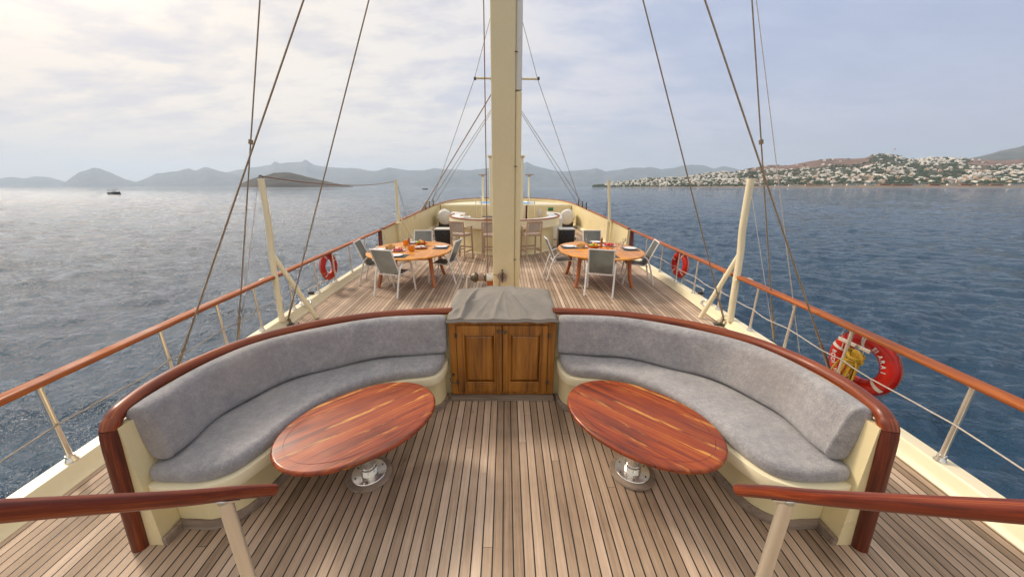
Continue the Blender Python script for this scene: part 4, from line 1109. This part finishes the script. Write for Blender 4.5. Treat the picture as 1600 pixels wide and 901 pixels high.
def lifebuoy(loc, eul, label, R0, r, text, band_angles, rope_angles):
    t = thing('lifebuoy', label, 'lifebuoy', loc); t.rotation_euler = eul
    bm = B(); n, k = 72, 24; rows = []
    for i in range(n):
        th = 2 * math.pi * i / n
        rows.append([bm.verts.new(((R0 + r * math.cos(2 * math.pi * j / k)) * math.cos(th), r * .8 * math.sin(2 * math.pi * j / k), (R0 + r * math.cos(2 * math.pi * j / k)) * math.sin(th))) for j in range(k)])
    for i in range(n):
        for j in range(k): bm.faces.new((rows[i][j], rows[i][(j + 1) % k], rows[(i + 1) % n][(j + 1) % k], rows[(i + 1) % n][j]))
    obj('ring', bm, 'buoy_red', t, smooth=180)
    for a in band_angles: bm = B(); ring_patch(bm, R0, r, a, 8, face=True); obj('reflective_band', bm, 'buoy_white', t, smooth=60)
    for a in rope_angles: bm = B(); ring_patch(bm, R0, r, a, 4, .005); obj('rope_keeper', bm, 'buoy_red', t, smooth=60)
    bm = B(); P = []
    for i in range(96):
        th = 2 * math.pi * i / 96; q = abs(math.sin(th * 2 + .8)); rr = R0 + r + .003 + .010 * q
        P.append((rr * math.cos(th), .0, rr * math.sin(th)))
    tube(bm, P, .005, 6, closed=True); obj('grab_line', bm, 'rope_white' if not text else 'rope_brown', t, smooth=60)
    if text:
        bm = letters('BODRUM', R0 - .004, r, 172, .056, .006, True); o_ = obj('lettering', bm, 'plate_white', t)
        bm = letters('EI ARA 1', R0 - .010, r, 66, .056, .007, False); o_ = obj('lettering', bm, 'plate_white', t)
    return t
# large ring: local -Y faces inboard (towards -X)
lifebuoy((3.39, 2.85, .395), (0, R(0), R(-86)), 'large red lifebuoy with white lettering hanging on the right rail behind the settee', .222, .073, True, (160, 92, -36, -110), (132, 38, -75, -150))
lifebuoy((-3.58, 6.62, .455), (0, 0, R(86)), 'small red lifebuoy hanging outside the left guard rail', .205, .068, False, (120, 30, -50, -140), (75, 165, -15, -100))
lifebuoy((3.56, 6.72, .47), (0, 0, R(-86)), 'small red lifebuoy hanging outside the right guard rail', .205, .068, False, (60, 150, -40, -130), (105, 15, -75, -165))
# bracket and rope coil of the large ring
hb = thing('buoy_bracket', 'small steel crossbar holding the large lifebuoy to its rail post', 'bracket', (3.25, 2.86, .58))
bm = B(); box(bm, (0.01, 0, 0), (.012, .30, .035), .003); obj('bar', bm, 'steel', hb)
bm = B()
for dx in (-.09, .1): tube(bm, spline([(0.0, dx, .14), (.0, dx + .02, .06), (.015, dx, -.02), (.0, dx - .015, -.09)], 5), .0045, 6)
obj('lashing', bm, 'rope_white', hb, smooth=60)
bm = B()
r_ = random.Random(4)
for k in range(17):
    a = -.085 + .17 * ((k * 7) % 17) / 16; ln = .25 + .05 * r_.random() + .03 * math.cos(a * 20); dpt = (k % 4) * .016 - .02
    P = [(dpt, a * .30, .03), (dpt - .012, a * .9 - .012, -.06), (dpt - .01, a * 1.15 - .016, -ln * .75), (dpt, a * 1.0, -ln), (dpt + .01, a * 1.0 + .016, -ln * .75), (dpt, a * .7 + .012, -.06), (dpt + .01, a * .30 + .01, .03)]
    tube(bm, spline(P, 5), .0075, 7)
for k in range(9):
    zz = -.005 + .012 * (k - 4) * .9; tube(bm, [((.045 + .006 * (k % 2)) * math.cos(j / 14 * 6.283 ) , (.052 + .006 * (k % 3)) * math.sin(j / 14 * 6.283), zz + .016 * math.sin(j / 14 * 6.283 + k)) for j in range(14)], .0075, 7, closed=True)
for k in range(8):
    q = (k - 3.5) / 3.5; tube(bm, spline([(.0, q * .055 - .03, .0), (-.012, q * .05 - .02, .055), (.0, q * .045, .085 - .02 * q * q), (.012, q * .05 + .03, .055), (.01, q * .055 + .03, .0)], 5), .0075, 7)
o = obj('rope_coil', bm, 'rope_yellow', None, smooth=70, loc=(3.235, 2.80, .47)); o.rotation_euler = (R(14), 0, 0)
tag(o, 'coil of yellow rope hanging inside the large lifebuoy', 'rope coil')

# ------------------------------------------------------------------ sea
SEA = -2.0
def sea():
    ang = np.radians(np.concatenate([np.linspace(-180, -78, 24, endpoint=False), np.linspace(-76, 76, 900, endpoint=False), np.linspace(78, 180, 25)]))
    r = [2.0]
    while r[-1] < 420: r.append(r[-1] * 1.0055)
    while r[-1] < 24000: r.append(r[-1] * 1.07)
    r = np.array(r); nr, na = len(r), len(ang)
    Rr, A = np.meshgrid(r, ang, indexing='ij')
    X = Rr * np.sin(A); Y = 1.0 + Rr * np.cos(A); Z = np.zeros_like(X)
    cell = np.where(Rr > 420, 1e9, Rr * .0055)
    g = np.random.default_rng(5); dX = np.zeros_like(X); dY = np.zeros_like(X)
    lam = np.exp(np.linspace(np.log(.32), np.log(11.), 70)); 
    for k, l in enumerate(lam):
        th = math.radians(118) + g.normal(0, .62); kx, ky = math.cos(th), math.sin(th); kk = 2 * math.pi / l
        a = .0060 * l ** 1.0 * g.uniform(.5, 1.3) * (1.0 if l < 1.5 else (1.5 / l) ** .8)
        fade = np.clip((l / cell - 2.0) / 2.0, 0, 1)
        ph = kk * (kx * X + ky * Y) + g.uniform(0, 6.28); c, s = np.cos(ph) * a * fade, np.sin(ph) * a * fade
        Z += c; dX -= kx * s * .8; dY -= ky * s * .8
    grp = 1 + .35 * np.sin(X * .11 + Y * .07) * np.sin(X * .05 - Y * .09 + 1)
    Z *= grp
    co = np.stack([X + dX, Y + dY, Z + SEA], -1).reshape(-1, 3)
    i, j = np.meshgrid(np.arange(nr - 1), np.arange(na - 1), indexing='ij'); q = (i * na + j).ravel()
    F = np.stack([q, q + 1, q + na + 1, q + na], -1)
    me = bpy.data.meshes.new('sea'); me.vertices.add(len(co)); me.vertices.foreach_set('co', co.ravel())
    me.loops.add(F.size); me.loops.foreach_set('vertex_index', F.ravel())
    me.polygons.add(len(F)); me.polygons.foreach_set('loop_start', np.arange(0, F.size, 4)); me.polygons.foreach_set('loop_total', np.full(len(F), 4))
    me.update(calc_edges=True); me.validate(); me.shade_smooth(); me.materials.append(MATS['sea_water'])
    o = bpy.data.objects.new('sea', me); COL.objects.link(o)
    tag(o, 'rippled open sea', 'sea', kind='structure')
sea()

# ------------------------------------------------------------------ land
CP = math.cos(R(16.9)); FX = 525.
def value_noise(n_oct, seed):
    g = np.random.default_rng(seed); L_ = []
    for k in range(n_oct): L_.append([(2.1 ** k, 2.1 ** -k * .9, g.uniform(0, 6.28), g.uniform(0, 6.28), g.uniform(0, math.pi)) for _ in range(4)])
    def f(x_, y_):
        s = 0
        for o_ in L_:
            for fq, am, p1, p2, th in o_: s = s + am * np.sin((x_ * math.cos(th) + y_ * math.sin(th)) * fq + p1) * np.sin((x_ * -math.sin(th) + y_ * math.cos(th)) * fq * .9 + p2)
        return s / 4
    return f
def terrain(name, prof, shore, ridge, far, m, nx, nt_, amp, nscale, seed, label, shape=1.0, kind='structure', mi=None):
    """a land mass with its real distance and depth: prof = silhouette bearing -> height, shore/ridge/far = forward distances"""
    px = np.array([p[0] for p in prof], float); ph = np.array([p[1] for p in prof], float)
    X = np.linspace(px[0], px[-1], nx); nz = value_noise(5, seed); jig = value_noise(4, seed + 50)
    T = np.linspace(0, 1, nt_); V = np.zeros((nx, nt_, 3))
    def interp(fn, x_): return np.interp(x_, [q[0] for q in fn], [q[1] for q in fn])
    ys_, yr_, yf_ = interp(shore, X), interp(ridge, X), interp(far, X)
    hp = np.interp(X, px, ph)
    hp = hp + jig(X * .06, X * 0) * np.minimum(2.6, hp * .10)
    hr = SEA + 4 + np.maximum(hp, .0) * CP * CP * yr_ / FX - 2
    for j, t_ in enumerate(T):
        k = t_ / .72
        if k <= 1: Y = ys_ + (yr_ - ys_) * k; z_ = (hr - SEA) * (np.sin(min(1, k) * math.pi / 2) ** shape if shape > 0 else k ** -shape)
        else: q = (t_ - .72) / .28; Y = yr_ + (yf_ - yr_) * q; z_ = (hr - SEA) * (1 - .9 * q ** 1.2)
        Xw = (X - 790.5) * CP / FX * Y
        nn = nz(Xw * nscale, Y * nscale) * amp * np.minimum(1, (hr - SEA) / 60) * (math.sin(min(1, k) * math.pi) * .9 + .0 if k < 1 else .6)
        V[:, j, 0] = Xw; V[:, j, 1] = Y; V[:, j, 2] = SEA - 1.0 + z_ + nn * (t_ > .01) + (1.2 if t_ > .01 else 0)
    co = V.reshape(-1, 3); i, j = np.meshgrid(np.arange(nx - 1), np.arange(nt_ - 1), indexing='ij'); q = (i * nt_ + j).ravel()
    F = np.stack([q, q + nt_, q + nt_ + 1, q + 1], -1)
    me = bpy.data.meshes.new(name); me.vertices.add(len(co)); me.vertices.foreach_set('co', co.ravel())
    me.loops.add(F.size); me.loops.foreach_set('vertex_index', F.ravel())
    me.polygons.add(len(F)); me.polygons.foreach_set('loop_start', np.arange(0, F.size, 4)); me.polygons.foreach_set('loop_total', np.full(len(F), 4))
    me.update(calc_edges=True); me.validate(); me.shade_smooth()
    for q_ in (m if isinstance(m, list) else [m]): me.materials.append(MATS[q_])
    if mi is not None: me.polygons.foreach_set('material_index', mi(V, nx, nt_))
    o = bpy.data.objects.new(name, me); COL.objects.link(o); tag(o, label, 'land', kind=kind)
    return V
far_ridge = [(330, 12), (355, 20), (395, 28), (430, 32), (436, 37), (444, 33), (462, 35), (478, 36), (484, 40), (496, 32), (530, 27), (560, 28), (590, 24), (610, 28), (640, 25), (665, 27), (680, 29), (700, 27), (735, 24), (768, 27), (800, 30), (815, 33), (822, 37), (835, 30), (850, 26), (870, 22), (900, 25), (930, 27), (945, 22), (965, 25), (985, 27), (1012, 30), (1030, 26), (1050, 28), (1075, 34), (1092, 32), (1110, 27), (1125, 31), (1150, 25), (1250, 22), (1400, 20)]
terrain('mountains', far_ridge, [(300, 12000)], [(300, 15000)], [(300, 18000)], 'rocky', 420, 40, 200, .0014, 3, 'distant blue hazy mountain range along the horizon', 1.2)
terrain('mountains', [(-700, 10), (-300, 20), (-100, 12), (0, 12), (25, 15), (42, 12), (60, 16), (82, 14), (108, 6), (118, 1)], [(0, 11000)], [(0, 13000)], [(0, 15000)], 'rocky', 200, 26, 110, .0014, 4, 'low hazy ridge at the far left of the horizon', 1.1)
terrain('mountains', [(98, 0), (112, 9), (130, 20), (155, 28), (166, 27), (180, 22), (200, 11), (215, 7), (240, 5), (270, 3), (300, 1)], [(0, 9500)], [(0, 11500)], [(0, 13500)], 'rocky', 200, 30, 120, .0015, 5, 'single pointed hazy hill left of the long ridge', 1.0)
terrain('mountains', [(205, 2), (225, 9), (250, 20), (272, 22), (290, 23), (302, 25), (312, 21), (328, 28), (340, 26), (355, 22), (375, 17), (410, 11), (470, 6), (540, 3), (600, 1)], [(0, 9800)], [(0, 12200)], [(0, 14500)], 'rocky', 260, 30, 140, .0015, 6, 'hazy double-humped hills left of the island', 1.1)
terrain('mountains', [(1440, 20), (1490, 38), (1530, 48), (1560, 56), (1600, 66), (1680, 84), (1760, 92), (1900, 80), (2200, 60)], [(0, 3400)], [(0, 4600)], [(0, 6000)], 'rocky', 200, 30, 70, .003, 7, 'blue mountain slope rising at the far right', 1.0)
terrain('island', [(372, 0), (376, 3.5), (386, 8), (400, 13), (418, 16), (430, 19), (447, 21), (458, 21), (470, 18), (490, 13), (505, 9), (522, 5), (540, 2), (552, 0)], [(0, 1900)], [(0, 2300)], [(0, 2700)], ['island_ground'], 220, 30, 22, .008, 8, 'small dark bare island on the left of the sea', .8)
TOWN = [(925, 1), (948, 4), (960, 6), (985, 9), (1010, 12), (1035, 13), (1060, 15), (1085, 17), (1105, 21), (1125, 23), (1150, 25), (1175, 28), (1190, 31), (1230, 34), (1265, 39), (1300, 45), (1325, 43), (1340, 43), (1350, 47), (1370, 50), (1382, 49), (1400, 43), (1420, 40), (1440, 44), (1462, 45), (1480, 44), (1492, 42), (1520, 41), (1560, 41), (1600, 40), (1700, 44), (1900, 50), (2300, 40)]
SH = [(900, 1750), (1000, 1560), (1150, 1330), (1300, 1180), (1450, 1080), (1600, 1020), (2300, 900)]
RG = [(900, 1950), (1000, 2000), (1150, 2150), (1300, 2250), (1450, 2250), (1600, 2200), (2300, 1900)]
FR = [(900, 2300), (2300, 3000)]
def town_mi(V, nx, nt_):
    res = []
    for i in range(nx - 1):
        for j in range(nt_ - 1):
            t_ = j / (nt_ - 1); x_ = V[i, j, 0] / V[i, j, 1] * FX / CP + 790.5
            res.append(2 if j < 2 else (1 if (t_ > .44 and (1165 < x_ < 1350 or x_ > 1495)) else 0))
    return res
TV = terrain('town_hillside', TOWN, SH, RG, FR, ['scrub', 'heath', 'sand_bank'], 420, 70, 16, .012, 9, 'green and brown hillside under the town across the water', -.95, mi=town_mi)
def tpt(px_, t_):
    fx = (px_ - 925) / (2300 - 925) * (TV.shape[0] - 1); fy = t_ * (TV.shape[1] - 1)
    i, j = int(fx), int(fy); a, c = fx - i, fy - j
    return TV[i, j] * (1 - a) * (1 - c) + TV[i + 1, j] * a * (1 - c) + TV[i, j + 1] * (1 - a) * c + TV[i + 1, j + 1] * a * c
# houses: a handful of block shapes shared by the individual houses
def house_bm(k, bm, mx=None):
    r_ = random.Random(100 + k)
    w1, d1, h1 = r_.uniform(9, 17), r_.uniform(8, 12), r_.uniform(5.5, 7.5)
    def blk(c, s_):
        box(bm, c, s_, 0, mx=mx, mi=0)
        n = max(2, int(s_[0] / 3.6))
        for fl in range(max(1, int(s_[2] / 3))):
            for q in range(n):
                if r_.random() < .8: box(bm, (c[0] - s_[0] / 2 + (q + .5) * s_[0] / n, c[1] - s_[1] / 2, c[2] - s_[2] / 2 + 1.6 + fl * 3), (s_[0] / n * .5, .3, 1.7), 0, mx=mx, mi=1)
    blk((0, 0, h1 / 2 - 1), (w1, d1, h1 + 2))
    w2, h2 = w1 * r_.uniform(.45, .7), r_.uniform(2.6, 3.4)
    box(bm, (r_.uniform(-.2, .2) * w1, 1.2, h1 + h2 / 2), (w2, d1 * .7, h2), 0, mx=mx)
    if r_.random() < .7: blk((w1 * r_.choice((-.55, .55)), -2.2, 1.5), (w1 * .5, d1 * .7, 5))
    if r_.random() < .5: box(bm, (0, 0, h1 + .2), (w1 + .8, d1 + .6, .35), 0, mx=mx)
protos = []
for k in range(10):
    bm = B(); house_bm(k, bm); me = bpy.data.meshes.new('house_shape'); bm.normal_update(); bm.to_mesh(me); bm.free()
    me.materials.append(MATS['house_white' if k < 7 else 'house_cream']); me.materials.append(MATS['house_glass']); protos.append(me)
hr_ = random.Random(21); cand = []
def dens(x_, t_):
    d0 = .45
    if t_ > .44 and (1165 < x_ < 1350 or x_ > 1495): return .04
    if 1270 < x_ < 1420 and .10 < t_ < .34: return 1.0
    if 1340 < x_ < 1395 and t_ > .6: return .9
    if 1435 < x_ < 1490 and t_ > .5: return 1.0
    if 1400 < x_ < 1500 and .12 < t_ < .42: return .08
    if 1300 < x_ < 1400 and .34 < t_ < .58: return .12
    if t_ < .12: return .5
    if t_ < .28: return .8
    if x_ < 1150: return .75
    return d0 + .3 * math.sin(x_ * .05 + t_ * 9)
while len(cand) < 1050:
    x_ = hr_.uniform(945, 1640); t_ = hr_.uniform(.045, .69)
    if hr_.random() > dens(x_, t_): continue
    p = tpt(x_, t_)
    if all((p[0] - q[0]) ** 2 + ((p[1] - q[1]) * .5) ** 2 < 0 or abs(p[0] - q[0]) > 10.5 or abs(p[1] - q[1]) > 18 for q in cand): cand.append((p[0], p[1], p[2], x_, t_))
cand.sort(key=lambda q: q[1])
near = [q for q in cand if 950 < q[3] < 1600][:296]; ids = set(id(q) for q in near); rest = [q for q in cand if id(q) not in ids]
for q in near:
    k = hr_.randrange(10); t_ = q[4]
    o = bpy.data.objects.new('hillside_house', protos[k]); COL.objects.link(o); o.location = (q[0], q[1], q[2] + .2)
    sc_h = hr_.uniform(.60, .98); o.scale = (sc_h * 1.05, sc_h, sc_h * .95); o.rotation_euler = (0, 0, math.atan2(-q[0], q[1]) + hr_.uniform(-.5, .5))
    tag(o, ('white' if k < 7 else 'beige') + ' flat-roofed house of the hillside town across the water', 'house', 'white houses of the hillside town' if k < 7 else 'beige houses of the hillside town')
bm = B()
for q in rest:
    k = hr_.randrange(7); mx = Matrix.Translation((q[0], q[1], q[2] + .2)) @ Matrix.Rotation(math.atan2(-q[0], q[1]) + hr_.uniform(-.5, .5), 4, 'Z') @ Matrix.Scale(hr_.uniform(.55, 1.0), 4)
    box(bm, (0, 0, 2.6), (13, 10, 8), 0, mx=mx); box(bm, (hr_.uniform(-3, 3), 1, 8), (7, 7, 3), 0, mx=mx)
    for e_ in range(3): box(bm, (-4 + 4 * e_, -5.02, 3.4), (2.2, .3, 2.0), 0, mx=mx, mi=1)
tag(obj('distant_houses', bm, ['house_white', 'house_glass']), 'farther white houses higher on the hillside town', 'houses', kind='stuff')
# low waterfront buildings
wf = []
for k in range(4):
    bm = B(); box(bm, (0, 0, 2), (24, 9, 5.5), 0); box(bm, (0, -5.5, 4.2), (20, 5, .5), 0, mi=1)
    for e_ in range(6): box(bm, (-9 + e_ * 3.6, -4.55, 2.2), (1.9, .3, 2.2), 0, mi=2); box(bm, (-9 + e_ * 3.6, -7.6, 1.8), (.4, .4, 4.6), 0)
    me = bpy.data.meshes.new('waterfront_shape'); bm.to_mesh(me); bm.free()
    for q_ in (('house_cream', 'house_terracotta', 'house_glass'), ('house_white', 'awning_blue', 'house_glass'), ('house_terracotta', 'house_cream', 'house_glass'), ('house_white', 'house_cream', 'house_glass'))[k]: me.materials.append(MATS[q_])
    wf.append(me)
xs = 1180.
while xs < 1600:
    k = hr_.choice((0, 0, 2, 2, 1, 3)); p = tpt(xs, .022); o = bpy.data.objects.new('waterfront_building', wf[k]); COL.objects.link(o); o.location = (p[0], p[1], p[2] + .3); o.rotation_euler = (0, 0, math.atan2(-p[0], p[1]) * .6)
    tag(o, {0: 'low tan waterfront building with a brown awning at the foot of the town', 1: 'low white waterfront building with a blue awning at the foot of the town', 2: 'low brown waterfront building with a pale awning at the foot of the town', 3: 'low white waterfront building with a pale awning at the foot of the town'}[k], 'building', {0: 'tan waterfront buildings', 1: 'blue awning waterfront buildings', 2: 'brown waterfront buildings', 3: 'pale waterfront buildings'}[k])
    xs += hr_.uniform(12, 30)
fp_ = thing('flagpole', 'tall flagpole with a red flag on top of the town hill', 'flagpole', tuple(tpt(1379, .71)))
bm = B(); tube(bm, [(0, 0, -2), (0, 0, 34)], .5, 6); obj('pole', bm, 'white_paint', fp_)
bm = B(); box(bm, (4.5, 0, 30), (9, .4, 6), 0); obj('flag', bm, 'flag_red', fp_)
# hillside trees as vegetation cover
tv = []; tf = []
base_v = []; bmt = B(); bmesh.ops.create_icosphere(bmt, subdivisions=1, radius=1.0); bv = np.array([v.co[:] for v in bmt.verts]); bf = [[v.index for v in f.verts] for f in bmt.faces]; bmt.free()
g = np.random.default_rng(77); cnt = 0
def clump(p, s_):
    global cnt
    vv = bv * (1 + g.uniform(-.3, .3, (len(bv), 1))) * np.array([s_, s_, s_ * g.uniform(.7, 1.3)]) + np.array([p[0], p[1], p[2] + s_ * .5])
    tv.append(vv); tf.extend([[a + cnt for a in f] for f in bf]); cnt += len(bv)
k = 0
while k < 5200:
    x_ = g.uniform(930, 1720); t_ = g.uniform(.03, .71)
    cl_n = math.sin(x_ * .07 + 2 * math.sin(t_ * 11)) * math.sin(t_ * 17 + x_ * .03)
    if t_ > .44 and (1165 < x_ < 1350 or x_ > 1495) and g.random() < .96: continue
    if cl_n < g.uniform(-1.0, .8): continue
    p = tpt(x_, t_)
    for e_ in range(g.integers(1, 4)): clump((p[0] + g.normal(0, 6), p[1] + g.normal(0, 6), p[2]), g.uniform(1.8, 4.4))
    k += 1
me = bpy.data.meshes.new('hillside_trees'); me.from_pydata(np.concatenate(tv).tolist(), [], tf); me.materials.append(MATS['tree_leaves'])
o = bpy.data.objects.new('hillside_trees', me); COL.objects.link(o); tag(o, 'dark green trees scattered between the hillside houses', 'trees', kind='stuff')

# small boats
def boat(loc, rz, label, L_=6.5):
    t = thing('motor_boat', label, 'boat', loc, rz)
    bm = B(); secs = []
    for k in range(9):
        u_ = k / 8; hw = (1.05 * (1 - max(0, (u_ - .45) / .55) ** 2.2)) + .02; zt = .75 + .45 * u_ ** 2; x_ = (u_ - .5) * L_
        secs.append([bm.verts.new(q) for q in ((x_, -hw, zt), (x_, -hw * .8, .05), (x_, 0, -.3), (x_, hw * .8, .05), (x_, hw, zt))])
    for A, C in zip(secs, secs[1:]):
        for j in range(4): bm.faces.new((A[j], A[j + 1], C[j + 1], C[j]))
        bm.faces.new((A[4], A[0], C[0], C[4]))
    bm.faces.new(secs[0]); bm.faces.new(secs[-1][::-1]); obj('hull', bm, 'house_glass', t)
    bm = B(); box(bm, (-.2, 0, 1.2), (1.9, 1.4, .9), .1); obj('cabin', bm, 'white_paint', t)
    bm = B(); box(bm, (-.5, 0, 2.25), (3.0, 1.7, .12), .03); obj('canopy', bm, 'dark_metal', t)
    bm = B()
    for a in (-1.8, .8):
        for c in (-.75, .75): tube(bm, [(a, c, .8), (a, c, 2.22)], .04, 6)
    obj('canopy_posts', bm, 'steel', t)
    bm = B(); tube(bm, [(-2.9, .2, .8), (-3.3, .3, 2.2)], .05, 6); obj('antenna', bm, 'dark_metal', t)
boat((-205., 183., SEA + .1), R(8), 'small dark motorboat with a canopy far out on the left of the sea', 5.4)
boat((-106., 460., SEA + .1), R(-5), 'tiny motorboat on the horizon just left of the rigging', 7.5)

# ------------------------------------------------------------------ haze
hm = bpy.data.materials.new('haze_air'); hm.use_nodes = True; ht = hm.node_tree
for n in list(ht.nodes): ht.nodes.remove(n)
pv = ht.nodes.new('ShaderNodeVolumePrincipled'); ho = ht.nodes.new('ShaderNodeOutputMaterial'); ht.links.new(pv.outputs[0], ho.inputs['Volume'])
pv.inputs['Color'].default_value = (.70, .84, 1.0, 1); pv.inputs['Density'].default_value = 6.5e-5; pv.inputs['Anisotropy'].default_value = .2
MATS['haze_air'] = hm
bm = B(); box(bm, (0, 0, 0), (52000, 52000, 1500.0)); o = obj('haze', bm, 'haze_air', None, loc=(0, 0, 1500 / 2 - 4.0)); tag(o, 'pale sea haze', 'haze', kind='stuff')
hm.volume_intersection_method = 'FAST' if hasattr(hm, 'volume_intersection_method') else None
